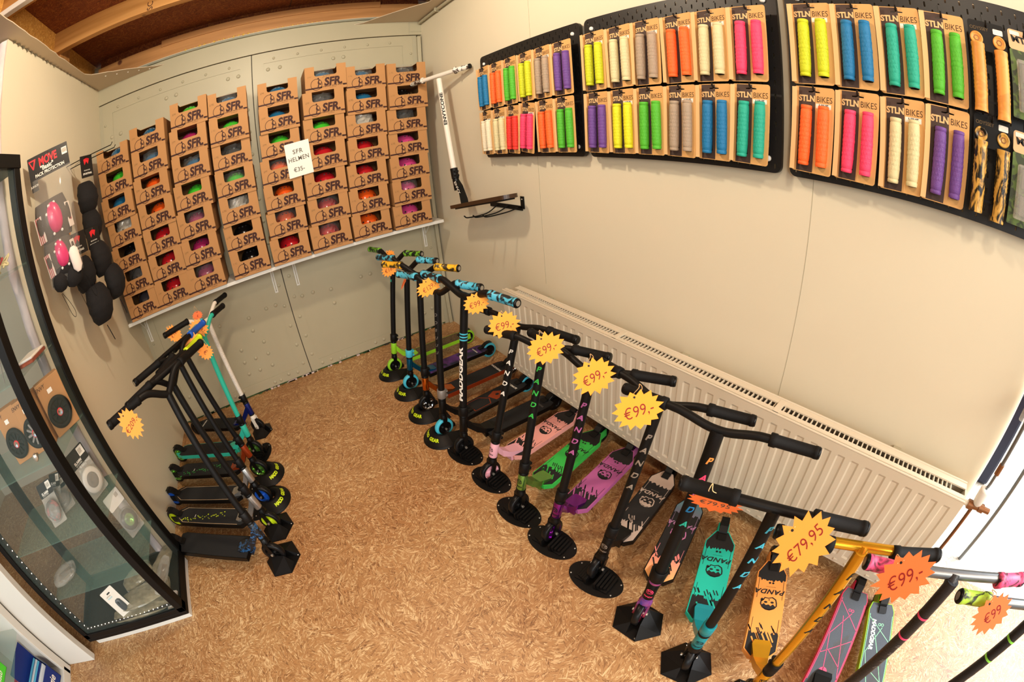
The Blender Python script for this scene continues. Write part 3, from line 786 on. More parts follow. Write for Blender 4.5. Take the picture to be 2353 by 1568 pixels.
for z_, nm in ((ZT - .025, 'air_vent'), (ZB + .03, 'blind_plug')):
    f = MB(X=RI); f.tube([(XB - .045, RY0 + .0, z_), (XB - .045, RY0 - .07, z_)], .012, 'radiator_white', 12); f.tube([(XB - .045, RY0 + .012, z_), (XB - .045, RY0, z_)], .009, 'radiator_white', 8); f.build(nm, rad)
# wall brackets and feet
for i, y in enumerate((-1.30, -2.1, -2.95)):
    f = MB(X=RI); f.bbox((XB, y - .015, .10), (W, y + .015, .56), 'door_edge', .002); f.build('wall_bracket', rad)
# valve and pipes at the camera end
v = empty('radiator_valve', (2.195, RY1 - .005, .545), 'brass radiator valve with a white thermostat head', 'radiator valve')
f = MB(); f.tube([(0, -.0, 0), (0, -.03, 0)], .009, 'radiator_white', 10); f.tube([(0, -.022, 0), (0, -.04, 0)], .015, 'brass', 6); f.tube([(0, -.04, 0), (0, -.07, .004)], .011, 'brass', 12); f.tube([(0, -.065, .004), (0, -.085, .004)], .014, 'brass', 6); f.tube([(0, -.085, .004), (0, -.11, .004)], .009, 'brass', 10); f.build('body', v)
f = MB(X=TR(0, -.052, .01)); f.lathe([(.012, 0), (.0165, .006), (.0185, .02), (.0205, .055), (.018, .060), (.0005, .061)], 'white_plastic', seg=20); f.lathe([(.006, .0612), (.003, .062), (.0005, .062)], 'pipe_grey', seg=10); f.build('thermostat_head', v)
f = MB(); f.tube([(0, -.045, -.012), (0, -.045, -.40), (0, -.045, -.535)], .0065, 'brass', 10); f.build('feed_pipe', v)
p = MB(); p.tube([(2.206, -3.287, .60), (2.206, -3.289, .63), (2.206, -3.289, .70)], .0055, 'pipe_grey', 10); p.tube([(2.206, -3.289, .665), (2.206, -3.289, .70)], .010, 'brass', 6); p.tube([(2.206, -3.289, .70), (2.206, -3.289, 2.28)], .0065, 'pipe_grey', 12)
p.tube([(2.206, -3.289, .86), (2.206, -3.289, .905)], .012, 'brass', 6); p.tube([(2.206, -3.289, .95), (2.206, -3.289, .975)], .011, 'pipe_grey', 6)
tag(p.build('heating_pipe', loc=(2.206, -3.289, .6)), 'vertical grey heating pipe rising from the radiator valve', 'pipe')
p = MB(); p.bbox((2.218, -3.33, .83), (2.232, -3.27, .93), 'clear_blister', .004); p.tube([(2.225, -3.31, .86), (2.225, -3.29, .90)], .008, 'brass', 10)
tag(p.build('pipe_clip', loc=(2.225, -3.3, .88)), 'clear plastic clip with a brass fitting behind the vertical pipe', 'pipe clip')
p = MB(); p.tube([(2.565, -3.555, .0), (2.565, -3.555, 2.5)], .0085, 'pipe_grey', 12)
tag(p.build('riser_pipe', loc=(2.565, -3.555, 0)), 'tall grey pipe standing on the pale floor beyond the radiator', 'pipe')
p = MB(); p.tube([(2.20, RY1 + .03, .10), (2.20, RY1 - .01, .085), (2.21, RY1 - .06, .075), (2.24, RY1 - .12, .075)], .007, 'chrome', 10); p.tube([(2.2, RY1 - .02, .083), (2.203, RY1 - .04, .078)], .011, 'chrome', 6)
tag(p.build('return_pipe', loc=(2.2, RY1, .08)), 'short chrome return pipe at the lower end of the radiator', 'pipe')
# things standing on the pale floor beyond the wall end
M('navy_plastic', '#141a33', .35)
c = empty('container_bin', (3.35, -3.42, 0), 'tall dark navy plastic bin standing on the pale floor beyond the wall end', 'bin')
f = MB(); f.bbox((-.22, -.25, 0), (.22, .25, .55), 'navy_plastic', .02); f.build('body', c); f = MB(); f.bbox((-.235, -.265, .55), (.235, .265, .59), 'navy_plastic', .01); f.build('lid', c)
c = empty('white_tap', (2.86, -3.36, .0), 'white plastic bottle tap unit beyond the wall end, behind the pipe', 'tap')
f = MB(); f.tube([(0, 0, 0), (0, 0, .10)], .055, 'white_plastic', 16); f.build('base', c); f = MB(); f.tube([(0, 0, .1), (.01, 0, .2), (.05, .0, .26), (.11, 0, .26), (.15, 0, .2)], .018, 'white_plastic', 12); f.build('spout', c)
# ================================================================== SCOOTERS
def cr(pts, n=6):
    """Catmull-Rom through the points"""
    P = [Vector(p) for p in pts]; P = [P[0] * 2 - P[1]] + P + [P[-1] * 2 - P[-2]]; out = []
    for i in range(1, len(P) - 2):
        for k in range(n):
            t = k / n; a, b, c, d = P[i - 1], P[i], P[i + 1], P[i + 2]
            out.append(.5 * ((2 * b) + (c - a) * t + (2 * a - 5 * b + 4 * c - d) * t * t + (3 * b - a - 3 * c + d) * t ** 3))
    out.append(P[-2]); return out
def bear_logo(mb, X, s, ink, face=None):
    """round bear head emblem, s = half width"""
    head = [(-.95, -.15), (-.98, .25), (-.7, .62), (-.2, .85), (.3, .8), (.72, .55), (.98, .1), (.95, -.3), (.7, -.45), (.55, -.78), (.1, -.72), (-.35, -.88), (-.8, -.62)]
    inn = [(x * .86, y * .85) for x, y in head]
    S = lambda L: [(x * s, y * s) for x, y in L]
    if face: mb.plate([S(head)], 0, face, X=X, z0=.0001)
    mb.plate([S(head), S(inn)], 0, ink, X=X, z0=.0003)
    mb.plate([S([(-.78, .3), (-.5, .68), (.05, .8), (.5, .62), (.78, .25), (.55, .0), (.3, .22), (.0, .1), (-.25, .28), (-.5, .02)])], 0, ink, X=X, z0=.0003)
    mb.plate([S(ell(-.38, -.18, .2, .13, 12))], 0, ink, X=X, z0=.0003)
    mb.plate([S(ell(.36, -.16, .2, .13, 12))], 0, ink, X=X, z0=.0003)
    mb.plate([S([(-.12, -.42), (.12, -.42), (.0, -.58)])], 0, ink, X=X, z0=.0003)
    mb.plate([S(ell(.82, -.42, .17, .2, 10))], 0, ink, X=X, z0=.0003)
def wheel(name, parent, loc, r, tyre, core, w=.024):
    X = TR(*loc) @ RX(PI / 2)
    b = MB(X=X); b.lathe([(r * .72, -w / 2), (r * .93, -w / 2), (r * .985, -w * .32), (r, -w * .1), (r, w * .1), (r * .985, w * .32), (r * .93, w / 2), (r * .72, w / 2)], tyre, seg=32); o = b.build(name, parent)
    c = MB(X=X); c.lathe([(r * .72, -w * .5), (r * .66, -w * .5), (r * .64, -w * .25), (r * .3, -w * .2), (r * .27, -w * .5), (.0005, -w * .5)], core, seg=24); c.lathe([(r * .72, w * .5), (r * .66, w * .5), (r * .64, w * .25), (r * .3, w * .2), (r * .27, w * .5), (.0005, w * .5)], core, seg=24)
    for k in range(6):
        a = PI / 3 * k; c.box((r * .26, -.004, -w * .42), (r * .68, .004, w * .42), core, X=RZ(a))
    c.build('wheel_core', o)
    return o
def jag(x0, y0, y1, n, amp, sd):
    r = random.Random(sd); return [(x0 + r.uniform(-amp, amp), y0 + (y1 - y0) * k / n) for k in range(n + 1)]
def deck_part(root, sp, x0, x1, zt, hw):
    st = sp['deck']; b = MB()
    tp = .055
    out = [(x0, -hw * .55), (x0 + tp * .5, -hw), (x1 - tp, -hw), (x1, -hw * .45), (x1, hw * .45), (x1 - tp, hw), (x0 + tp * .5, hw), (x0, hw * .55)]
    if sp.get('boxdeck'): out = [(x0, -hw), (x1 - .03, -hw), (x1, -hw * .8), (x1, hw * .8), (x1 - .03, hw), (x0, hw)]
    b.plate([out], .022, st['side'], z0=zt - .024)
    b.box((x0 + .03, -hw * .7, zt - .034), (x1 - .03, hw * .7, zt - .024), st['side'])
    d = b.build('deck', root)
    q = [(x0 + (x - x0) * .99 + .002, y * .94) for x, y in out]
    g = MB()
    g.plate([q], .0006, st['top'], z0=zt - .0022)
    L = x1 - x0; zi = zt - .0012
    kind = st['kind']
    if kind == 'panda':
        ink, col = st['ink'], st['top']
        a = x0 + .24 * L; c = x1 - .22 * L
        e = hw * .93
        g.plate([[(x0 + .004, -hw * .5), (x0 + tp * .5, -e)] + jag(a, -e, e, 30, .008, sp['seed']) + [(x0 + tp * .5, e), (x0 + .004, hw * .5)]], 0, ink, z0=zi)
        g.plate([[(x1 - .004, hw * .4), (x1 - tp, e)] + jag(c, e, -e, 22, .007, sp['seed'] + 9) + [(x1 - tp, -e), (x1 - .004, -hw * .4)]], 0, ink, z0=zi)
        rg = random.Random(sp['seed'])
        for k in range(6):   # brush streaks
            y = rg.uniform(-e * .9, e * .5); x = a - .035 + rg.uniform(-.02, .015); l = rg.uniform(.02, .05)
            g.plate([[(x, y), (x + l, y + l * .55), (x + l * .9, y + l * .55 + .004), (x - .003, y + .004)]], 0, col, z0=zi + .0003)
        for k in range(9):
            y = rg.uniform(-e * .95, e * .9); x = a + rg.uniform(-.004, .02); g.plate([[(x, y), (x + .018, y + .01), (x + .016, y + .013), (x - .002, y + .003)]], 0, ink, z0=zi)
        for y in (-e * .9, e * .9 - .0015):
            g.box((x0 + .12 * L, y, zi), (x0 + .38 * L, y + .0015, zi + .0001), ink); g.box((x1 - .42 * L, y, zi), (x1 - .16 * L, y + .0015, zi + .0001), ink)
        m_ = x0 + .52 * L
        F = frame((m_ + .052, 0, zi), (0, 1, 0), (-1, 0, 0))
        g.text('PANDA', .026, ink, X=F, shear=.3, bold=.03, sx=1.15, spacing=1.1)
        g.text('FREESTYLE SCOOTERS', .0035, ink, X=frame((m_ + .071, 0, zi), (0, 1, 0), (-1, 0, 0)))
        bear_logo(g, frame((m_ + .004, 0, zi), (0, 1, 0), (-1, 0, 0)), .031, ink, None)
        for y in (-.009, .003): g.plate([ell(c - .012, y + .003, .0042, .0042, 12)], 0, 'black_ink', z0=zi + .0006)
    elif kind == 'plain':
        if st.get('text'): g.text(st['text'], st.get('ts', .02), st.get('tm', 'white_ink'), X=frame((x1 - .17 * L, .0, zi), (0, -1, 0) if not st.get('along') else (-1, 0, 0), (1, 0, 0) if not st.get('along') else (0, -1, 0)), bold=.03, shear=.1)
        if st.get('frame'):
            e = hw * .9
            for (xa, ya, xb, yb) in ((x0 + .05, -e, x1 - .07, -e + .0018), (x0 + .05, e - .0018, x1 - .07, e)): g.box((xa, ya, zi), (xb, yb, zi + .0001), st['frame'])
            g.plate([[(x1 - .07, -e), (x1 - .03, -e * .5), (x1 - .03, -e * .5 + .002), (x1 - .072, -e + .002)]], 0, st['frame'], z0=zi)
            g.plate([[(x1 - .07, e), (x1 - .03, e * .5), (x1 - .03, e * .5 - .002), (x1 - .072, e - .002)]], 0, st['frame'], z0=zi)
        if st.get('cells'):   # molecule pattern
            rg = random.Random(sp['seed'])
            for k in range(34):
                t = k / 34; x = x1 - .06 - t * L * .6; y = hw * (.75 - t * 1.1) + rg.uniform(-.018, .018)
                g.plate([ell(x, y, rg.uniform(.002, .0055), rg.uniform(.002, .0055), 6)], 0, st['cells'], z0=zi)
            g.box((x1 - .30 * L, -.004, zi), (x1 - .30 * L + .004, .014, zi + .0001), 'white_ink')
        if st.get('patch'):   # geometric print
            m_ = (x0 + x1) / 2
            g.plate([[(x0 + .06, -hw * .8), (x0 + .16, -hw * .8), (x0 + .18, 0), (x0 + .14, hw * .8), (x0 + .06, hw * .8)], [(x0 + .065, -hw * .74), (x0 + .157, -hw * .74), (x0 + .175, 0), (x0 + .137, hw * .74), (x0 + .065, hw * .74)]], 0, st['patch'], z0=zi)
            g.plate([[(m_, -hw * .7), (m_ + .04, -hw * .6), (m_ + .07, hw * .1), (m_ + .03, hw * .7), (m_ - .02, hw * .3)], ell(m_ + .03, 0, .012, .010, 6)], 0, st['patch'], z0=zi)
            g.plate([[(x0 + .05 + .014 * math.cos(2 * PI * k / 20) * (1 if k % 2 else .55), hw * .45 + .014 * math.sin(2 * PI * k / 20) * (1 if k % 2 else .55)) for k in range(20)]], 0, st['patch'], z0=zi)
    elif kind == 'lines':     # grey tape with thin coloured lines
        c = st['line']; e = hw * .9
        for (xa, ya, xb, yb) in ((x0 + .02, -e, x1 - .05, -e * .97), (x0 + .02, e, x1 - .05, e * .97), (x0 + .05, -e, x1 - .12, e * .4), (x0 + .12, e, x0 + .20, -e), (x1 - .16, -e, x1 - .06, e), (x0 + .02, 0, x0 + .2, e * .9), (x0 + .2, e * .9, x1 - .1, -.2 * e), (x0 + .09, -e * .8, x0 + .14, e * .5)):
            v = Vector((xb - xa, yb - ya, 0)); nn = Vector((-v.y, v.x, 0)).normalized() * .0011
            g.add([(xa + nn.x, ya + nn.y, zi), (xb + nn.x, yb + nn.y, zi), (xb - nn.x, yb - nn.y, zi), (xa - nn.x, ya - nn.y, zi)], [(0, 1, 2, 3)], c)
        for k in range(9): g.box((x0 + .05, -e * .6 + .005 * k, zi), (x0 + .22 - .006 * k, -e * .6 + .005 * k + .0006, zi + .0001), 'pencil')
        for y in (-.012, .0): g.plate([ell(x1 - .09, y + .003, .006, .006, 14), ell(x1 - .09, y + .003, .004, .004, 14)], 0, c, z0=zi)
        if st.get('emblem'): g.plate([ell(x0 + .055, .01, .022, .017, 16)], 0, c, z0=zi); g.plate([ell(x0 + .05, .012, .006, .005, 12)], 0, 'black_ink', z0=zi + .0003)
        if st.get('text'): g.text(st['text'], st.get('ts', .02), 'white_ink', X=frame((x1 - .13, hw * .5, zi + .0003), (-1, 0, 0), (0, -1, 0)), bold=.04, shear=.2)
    g.build('grip_tape', d)
    if st.get('sidetext'):
        t = MB(X=frame((x1 - .14, -hw - .0006, zt - .013), (1, 0, 0), (0, 0, 1))); t.text(st['sidetext'], .014, st.get('sidetm', 'black_ink'), bold=.03, sx=1.2); t.build('lettering', d)
    return d
def letters_on_tube(mb, body, A, B, r, az, size, mats, gap, start, mode='stack'):
    """letters wrapped on a tube from A (top) to B, az = direction they face"""
    A = Vector(A); B = Vector(B); dn = (B - A).normalized(); n = Vector(az); n = (n - dn * n.dot(dn)).normalized()
    right = (-dn).cross(n).normalized()
    def warp_stack(x, y, z): a = x / r; return (r * math.sin(a), y, r * math.cos(a))
    def warp_run(x, y, z): a = y / r; return (x, r * math.sin(a), r * math.cos(a))
    if mode == 'stack':
        for k, ch in enumerate(body):
            p = A + dn * (start + gap * k)
            X = frame(p, right, -dn)
            mb.text(ch, size, mats[k % len(mats)], X=X, shear=.25, bold=.03, sx=1.1, warp=(lambda x, y, z: tuple(Vector(warp_stack(x, y, z)) * 1.0), 0, .003))
    else:
        p = A + dn * start
        X = frame(p, -dn, -right)
        mb.text(body, size, mats[0], X=X, bold=.04, sx=gap, warp=(warp_run, 1, .003))
def scooter(name, label, base, yaw, T, R=None, L=None, style='curve', tube='black_satin', cross=None, pr=.0145, cr_=.0108, grip='black_rubber', gr=.0155, glen=.12, cap='black_metal',
            clamp='black_satin', neck='black_metal', fork='black_metal', tyre='wheel_black', core='wheel_black', wr=.05, deck=None, length=.40, dx=.115, hw=.055, zt=.082, letters=None, seed=1, headlogo=None, brake='black_satin', boxdeck=False, mat=None, headset='black_metal', gripL=None, glenL=None):
    sp = dict(deck=deck, seed=seed, boxdeck=boxdeck)
    if mat is None: mat = TR(base[0], base[1], 0) @ RZ(yaw); inv = mat.inverted(); loc = lambda p: inv @ Vector(p)
    else: loc = lambda p: Vector(p)
    root = empty(name, None, label, 'scooter', group='stunt scooters on display', mat=mat)
    T = loc(T)
    R = loc(R) if R is not None else None; L = loc(L) if L is not None else None
    if R is None and L is None: R = T + Vector((0, -.25, .05)); 
    if L is None: L = Vector((2 * T.x - R.x, 2 * T.y - R.y, R.z))
    if R is None: R = Vector((2 * T.x - L.x, 2 * T.y - L.y, L.z))
    ax = Vector((0, 0, wr)); a = (T - ax).normalized(); lat = Vector((0, 1, 0)); lat = (lat - a * lat.dot(a)).normalized(); fw = lat.cross(a)
    A = lambda s_, o=0, u=0: ax + a * s_ + lat * o + fw * u
    # wheels
    wheel('front_wheel', root, (0, 0, wr), wr, tyre, core)
    xr = dx + length + .03
    wheel('rear_wheel', root, (xr, 0, wr), wr, tyre, core)
    # fork
    b = MB()
    for s_ in (-1, 1):
        b.rings([[tuple(A(q, s_ * (.0185 + wq), u) ) for wq, u in ((-.0035, -.012 * k_), (.0035, -.012 * k_), (.0035, .012 * k_), (-.0035, .012 * k_))] for q, k_ in ((-.012, .8), (.0, 1.0), (.03, .8), (.06, 1.0))], fork, smooth=False)
    b.rings([[tuple(A(q, .022 * k_ * math.cos(2 * PI * j / 16), .018 * k_ * math.sin(2 * PI * j / 16))) for j in range(16)] for q, k_ in ((.053, 1.0), (.062, 1.05), (.07, .95), (.078, .85))], fork)
    b.tube([A(0, -.027), A(0, .027)], .006, 'bolt', 8)
    b.build('fork', root)
    # headset, head tube, neck
    b = MB(); b.tube([A(.078), A(.083), A(.086)], [.0175, .020, .019], headset, 18); b.build('headset', root); b = MB(); b.tube([A(.160), A(.164), A(.170)], [.019, .020, .0175], headset, 18); b.build('headset', root)
    b = MB(); b.tube([A(.085), A(.087), A(.159), A(.161)], [.0175, .0185, .0185, .0175], neck, 20)
    p0 = A(.135); p1 = A(.105); zd = zt - .02
    hx = .0125
    def quad(c, up, wd): return [tuple(c + Vector((0, -wd, up))), tuple(c + Vector((0, wd, up))), tuple(c + Vector((0, wd, -up))), tuple(c + Vector((0, -wd, -up)))]
    path = [(p0 * .5 + p1 * .5 + Vector((.012, 0, 0)), .022, hx), (Vector((dx * .62, 0, .118)), .019, .017), (Vector((dx * .92, 0, .094)), .014, .024), (Vector((dx + .045, 0, zt + .002)), .004, .032), (Vector((dx + .062, 0, zt + .001)), .002, .026)]
    b.rings([quad(c, u_, w_) for c, u_, w_ in path], neck, smooth=False)
    b.box((dx - .01, -.020, zt - .03), (dx + .01, .020, zt - .002), neck)
    nk = b.build('neck', root)
    if headlogo:
        b = MB(); pc = A(.128); nrm = (-fw if True else fw); X = frame(pc, lat * 1.0 if False else a.cross(nrm), a)
        rr_ = .019
        def wp(x, y, z): t_ = x / rr_; return (rr_ * math.sin(t_), y, rr_ * math.cos(t_))
        m2 = MB(); bear_logo(m2, I4, .0125, headlogo)
        vs = [wp(x, y, z) for x, y, z in m2.v]; b.add([(x, y, z + .0005) for x, y, z in vs], m2.f, headlogo, X=X)
        b.text('PANDA', .009, headlogo, X=frame(A(.103), a.cross(nrm), a), shear=.3, bold=.03, warp=(wp, 0, .003)); b.build('lettering', nk)
    # clamp
    b = MB(); b.tube([A(.172), A(.174), A(.215), A(.217)], [pr + .004, pr + .0055, pr + .0055, pr + .004], clamp, 20)
    for q in (.182, .205): b.box((-.012, -.004, -.005), (.012, .008, .005), clamp, X=Matrix.Translation(A(q, 0, 0) + fw * (pr + .004)) @ frame((0, 0, 0), lat, fw))
    b.build('clamp', root)
    # handlebar
    cross = cross or tube
    b = MB(); b.tube([A(.19), T], pr, tube, 20)
    Lh, Rh = L, R
    if style == 'T': pts = [L, T * .5 + (L + R) * .25, R]; pts = [L + (R - L) * t for t in (0, .25, .5, .75, 1)]; b.tube(pts, cr_, cross, 16); b.tube([A((T - ax).length - .015), (L + R) / 2], pr, tube, 16)
    elif style == 'curve':
        b.tube(cr([L, L + (T - L) * .50 + Vector((0, 0, (L.z - T.z) * .5)), L + (T - L) * .66 + Vector((0, 0, (L.z - T.z) * .45)), T + (L - T) * .1, T + (R - T) * .1, R + (T - R) * .66 + Vector((0, 0, (R.z - T.z) * .45)), R + (T - R) * .50 + Vector((0, 0, (R.z - T.z) * .5)), R], 5), cr_, cross, 16)
    elif style == 'Y':
        b.tube(cr([L, L + (T - L) * .46 + Vector((0, 0, (L.z - T.z) * .46)), L + (T - L) * .58 + Vector((0, 0, (L.z - T.z) * .5)), T + (L - T) * .12 + Vector((0, 0, -.002)), T], 5), cr_ * 1.12, cross, 16)
        b.tube(cr([R, R + (T - R) * .46 + Vector((0, 0, (R.z - T.z) * .46)), R + (T - R) * .58 + Vector((0, 0, (R.z - T.z) * .5)), T + (R - T) * .12 + Vector((0, 0, -.002)), T], 5), cr_ * 1.12, cross, 16)
    else:   # Ybrace
        for E_ in (L, R):
            up = Vector((0, 0, E_.z - T.z)); P1 = E_ + (T + up - E_) * .46
            b.tube(cr([P1, P1 + (T + up - P1) * .45 - up * .10, T + (P1 - T) * .16 + up * .10, T], 6), cr_ * 1.1, cross, 16)
        b.tube([L, R], cr_, cross, 16)
    hb = b.build('handlebar', root)
    for E_ in (L, R):
        d = (Vector((T.x, T.y, E_.z)) - E_).normalized(); grip_, grip0, glen0 = (gripL or grip, grip, glen)
        if E_ is L: grip = gripL or grip; glen = glenL or glen
        g = MB(); n = 5
        pf = [(0, gr * .95), (.003, gr), (.009, gr), (.010, gr * .93), (.02, gr * .93), (glen - .018, gr * .96), (glen - .016, gr * 1.08), (glen - .002, gr * 1.08), (glen, gr * .9)]
        g.tube([E_ + d * p for p, _ in pf], [r_ for _, r_ in pf], grip, 18); go = g.build('grip', root)
        g = MB(); g.tube([E_ - d * .006, E_ - d * .0055, E_ - d * .001, E_ + d * .001], [gr * .5, gr * .85, gr * 1.0, gr * .95], cap, 18); g.plate([ell(0, 0, gr * .55, gr * .55, 16)], 0, 'chrome' if cap == 'black_metal' and grip == 'black_rubber' and style == 'Ybrace' else ('silver' if grip != 'black_rubber' else cap), X=frame(E_ - d * .0062, d.cross(Vector((0, 0, 1))) * -1, (0, 0, 1))); g.build('bar_end', go); grip = grip0; glen = glen0
    if letters:
        b = MB()
        if letters['mode'] == 'stack': letters_on_tube(b, letters['text'], T - a * 0.0, ax, pr + .0006, letters.get('az', (-1, -.25, 0)), letters.get('size', .026), letters['mats'], letters.get('gap', .044), letters.get('start', .09))
        else:
            letters_on_tube(b, letters['text'], T, ax, pr + .0006, letters.get('az', (-1, -.25, 0)), letters.get('size', .02), letters['mats'], letters.get('sx', 1.6), letters.get('start', .3), 'run')
        if letters.get('rings'):
            for q, m_ in letters['rings']: b.tube([T - a * q, T - a * (q + .006)], pr + .0006, m_, 20, caps=False)
        b.build('lettering', hb)
    deck_part(root, sp, dx, dx + length, zt, hw)
    # brake fender over the rear wheel
    b = MB(); rings = []
    for k in range(9):
        t = math.radians(200 - k * 22); q = wr + .008
        cx, cz = xr + q * math.cos(t) * 1.0, wr + q * math.sin(t)
        if k == 0: cx, cz = dx + length - .045, zt + .003
        if k == 1: cx, cz = dx + length - .02, zt + .008
        rings.append([(cx, -.0155, cz), (cx, .0155, cz), (cx * 1.0 + .002, .0155, cz - .003), (cx + .002, -.0155, cz - .003)])
        if k >= 6: break
    b.rings(rings, brake, smooth=False)
    b.box((dx + length - .012, -.021, wr - .012), (xr + .012, -.0155, zt - .006), deck['side']); b.box((dx + length - .012, .0155, wr - .012), (xr + .012, .021, zt - .006), deck['side'])
    b.build('brake_fender', root)
    return root
# colours
PC = {'pink': '#f0a8a0', 'green': '#35b848', 'purple': '#b05a94', 'silver': '#b8a394', 'teal': '#18b8a0', 'gold': '#f09a48', 'rainbow': '#f2a06a'}
for k, v in PC.items(): M('tape_' + k, v, .8, bump=.3, bscale=1500)
M('ink_dark', '#1a1716', .8, bump=.3, bscale=1500)
M('neck_pink', '#e6a9b8', .35); M('neck_green', '#7fb65a', .15, metal=.85); M('neck_purple', '#8a2f9a', .12, metal=.9); M('neck_gold', '#dca428', .25, metal=.75); M('neck_teal', '#1c94a0', .3, metal=.3)
M('lime_metal', '#8fd02a', .35); M('sky_blue', '#45bcd8', .4); M('teal_metal', '#2fb8a0', .35); M('blue_metal', '#0d5a80', .2, metal=.7); M('copper', '#c8641c', .18, metal=.9); M('orange_side', '#9c3c18', .25, metal=.5)
M('white_metal', '#e6e0d4', .4); M('navy_metal', '#16206a', .25, metal=.4); M('lime_plastic', '#c8e01c', .45); M('royal_blue', '#1656c0', .45); M('grey_clamp', '#8a8580', .4, metal=.4)
M('rose_line', '#f04a78', .6); M('lime_line', '#8be04a', .6); M('mint_line', '#8fe0a8', .6)
swirl('speckled_white', '#cfc8be', '#efe9df', .5, 300, .45, .55)
swirl('grip_blue_black', '#12181c', '#4fb6d4', .45, 30, .46, .52, (1, 1, 1)); swirl('grip_yellow_black', '#3a2c0c', '#f0b828', .45, 30, .42, .50); swirl('grip_green_black', '#0e1a0a', '#6fb02c', .45, 34, .46, .52)
swirl('grip_pink_black', '#3a1822', '#f0568a', .45, 34, .40, .52); swirl('grip_lime_black', '#1a200a', '#a8d03c', .45, 34, .40, .50)
swirl('galaxy', '#141a34', '#5a2c7a', .7, 14, .4, .62); swirl('neo_chrome', '#b03a2a', '#3a3a9a', .15, 8, .4, .6); swirl('rainbow_side', '#c03a3a', '#2a8a8a', .3, 5, .4, .6)
M('grey_tape', '#50565e', .85, bump=.5, bscale=1500, var=.2, vscale=900)
M('brown_tape', '#5a4a30', .9, bump=.6, bscale=1400, var=.5, vscale=120)
# rainbow deck: colour runs along the deck
m = bpy.data.materials.new('tape_sunset'); m.use_nodes = True; nt = m.node_tree; bs = nt.nodes['Principled BSDF']; bs.inputs['Roughness'].default_value = .8
tc = nt.nodes.new('ShaderNodeTexCoord'); sx = nt.nodes.new('ShaderNodeSeparateXYZ'); rp = nt.nodes.new('ShaderNodeValToRGB'); nt.links.new(tc.outputs['Generated'], sx.inputs[0]); nt.links.new(sx.outputs[0], rp.inputs[0]); nt.links.new(rp.outputs[0], bs.inputs['Base Color'])
e = rp.color_ramp.elements; e[0].position = .0; e[0].color = lin('#f6b86a'); e[1].position = 1; e[1].color = lin('#4a8a94'); x = e.new(.28); x.color = lin('#f08a80'); x = e.new(.55); x.color = lin('#b86aa0'); x = e.new(.8); x.color = lin('#6a7080'); MATS['tape_sunset'] = m
def pd(c, ink='ink_dark', side=None): return dict(kind='panda', top='tape_' + c if c != 'sunset' else 'tape_sunset', ink=ink, side=side or 'tape_' + c)
PL = lambda m_, st=.09, txt='PANDA', gap=.044: dict(mode='stack', text=txt, mats=m_, start=st, gap=gap)
G = dict(kind='plain', top='grip_tape', side='black_metal')
# ---- right-hand row, from the back wall to the camera
scooter('stunt_scooter', 'lime green necked scooter with green and black grips, at the back of the right row', (1.635, -.43), .0, (1.765, -.463, .715), (1.873, -.686, .775), (1.697, -.211, .775), 'Y', pr=.016, cr_=.012, grip='grip_green_black', gr=.0175, glen=.13, clamp='black_satin', neck='lime_metal', tyre='lime_metal', core='wheel_black', deck=dict(kind='plain', top='brown_tape', side='lime_metal'), length=.42, dx=.11, boxdeck=True, seed=3, letters=dict(mode='run', text='IIII', mats=['teal_metal'], size=.024, sx=.7, start=.11))
scooter('stunt_scooter', 'scooter with metallic blue neck and galaxy printed deck, second from the back wall', (1.645, -.70), .0, (1.755, -.75, .735), (1.851, -.951, .79), None, 'Y', pr=.016, cr_=.012, grip='grip_blue_black', gr=.0175, glen=.13, clamp='sky_blue', neck='blue_metal', tyre='sky_blue', core='wheel_black', deck=dict(kind='plain', top='galaxy', side='black_metal', text='MADDGEAR', ts=.012), length=.42, dx=.11, seed=4, boxdeck=True)
scooter('stunt_scooter', 'scooter with copper orange neck and yellow and black grips', (1.635, -.97), .0, (1.741, -.98, .755), (1.854, -1.191, .80), None, 'Y', pr=.016, cr_=.012, grip='grip_yellow_black', gr=.0175, glen=.13, clamp='black_satin', neck='copper', tyre='wheel_black', core='chrome', deck=dict(kind='plain', top='grip_tape', side='orange_side', text='MADDGEAR', ts=.018), length=.42, dx=.11, boxdeck=True, seed=5)
scooter('stunt_scooter', 'black scooter with grey clamp, light blue front tyre and orange patterned deck', (1.615, -1.22), .06, (1.723, -1.226, .735), (1.81, -1.469, .79), None, 'Y', pr=.016, cr_=.012, grip='grip_blue_black', gr=.0175, glen=.13, clamp='grey_clamp', neck='black_metal', tyre='sky_blue', core='wheel_black', deck=dict(kind='plain', top='grip_tape', side='black_metal', patch='orange_side', text='ULTIMATE', ts=.016), length=.40, dx=.11, boxdeck=True, seed=6, letters=dict(mode='stack', text='OO8UUU', mats=['stickgrey'], start=.10, gap=.036, size=.02))
scooter('stunt_scooter', 'black scooter with large white letters up its bar and light blue grips', (1.628, -1.405), -.03, (1.759, -1.421, .76), (1.807, -1.722, .80), None, 'Y', pr=.0165, cr_=.013, grip='grip_blue_black', gr=.018, glen=.14, deck=dict(kind='plain', top='grip_tape', side='black_metal', text='MADDGEAR', ts=.014, tm='stickgrey'), length=.38, dx=.12, boxdeck=True, seed=7, letters=dict(mode='run', text='MADDGEAR', mats=['white_ink'], size=.030, sx=1.55, start=.345, rings=[(.155, 'sky_blue'), (.168, 'sky_blue'), (.181, 'sky_blue')], az=(-1, -.4, 0)))
scooter('stunt_scooter', 'scooter with pale pink neck and pink deck with a bear head', (1.633, -1.63), .08, (1.820, -1.69, .70), (1.87, -1.948, .72), None, 'curve', neck='neck_pink', core='neck_pink', deck=pd('pink'), headlogo='black_ink', letters=PL(['white_ink'], .10), seed=8)
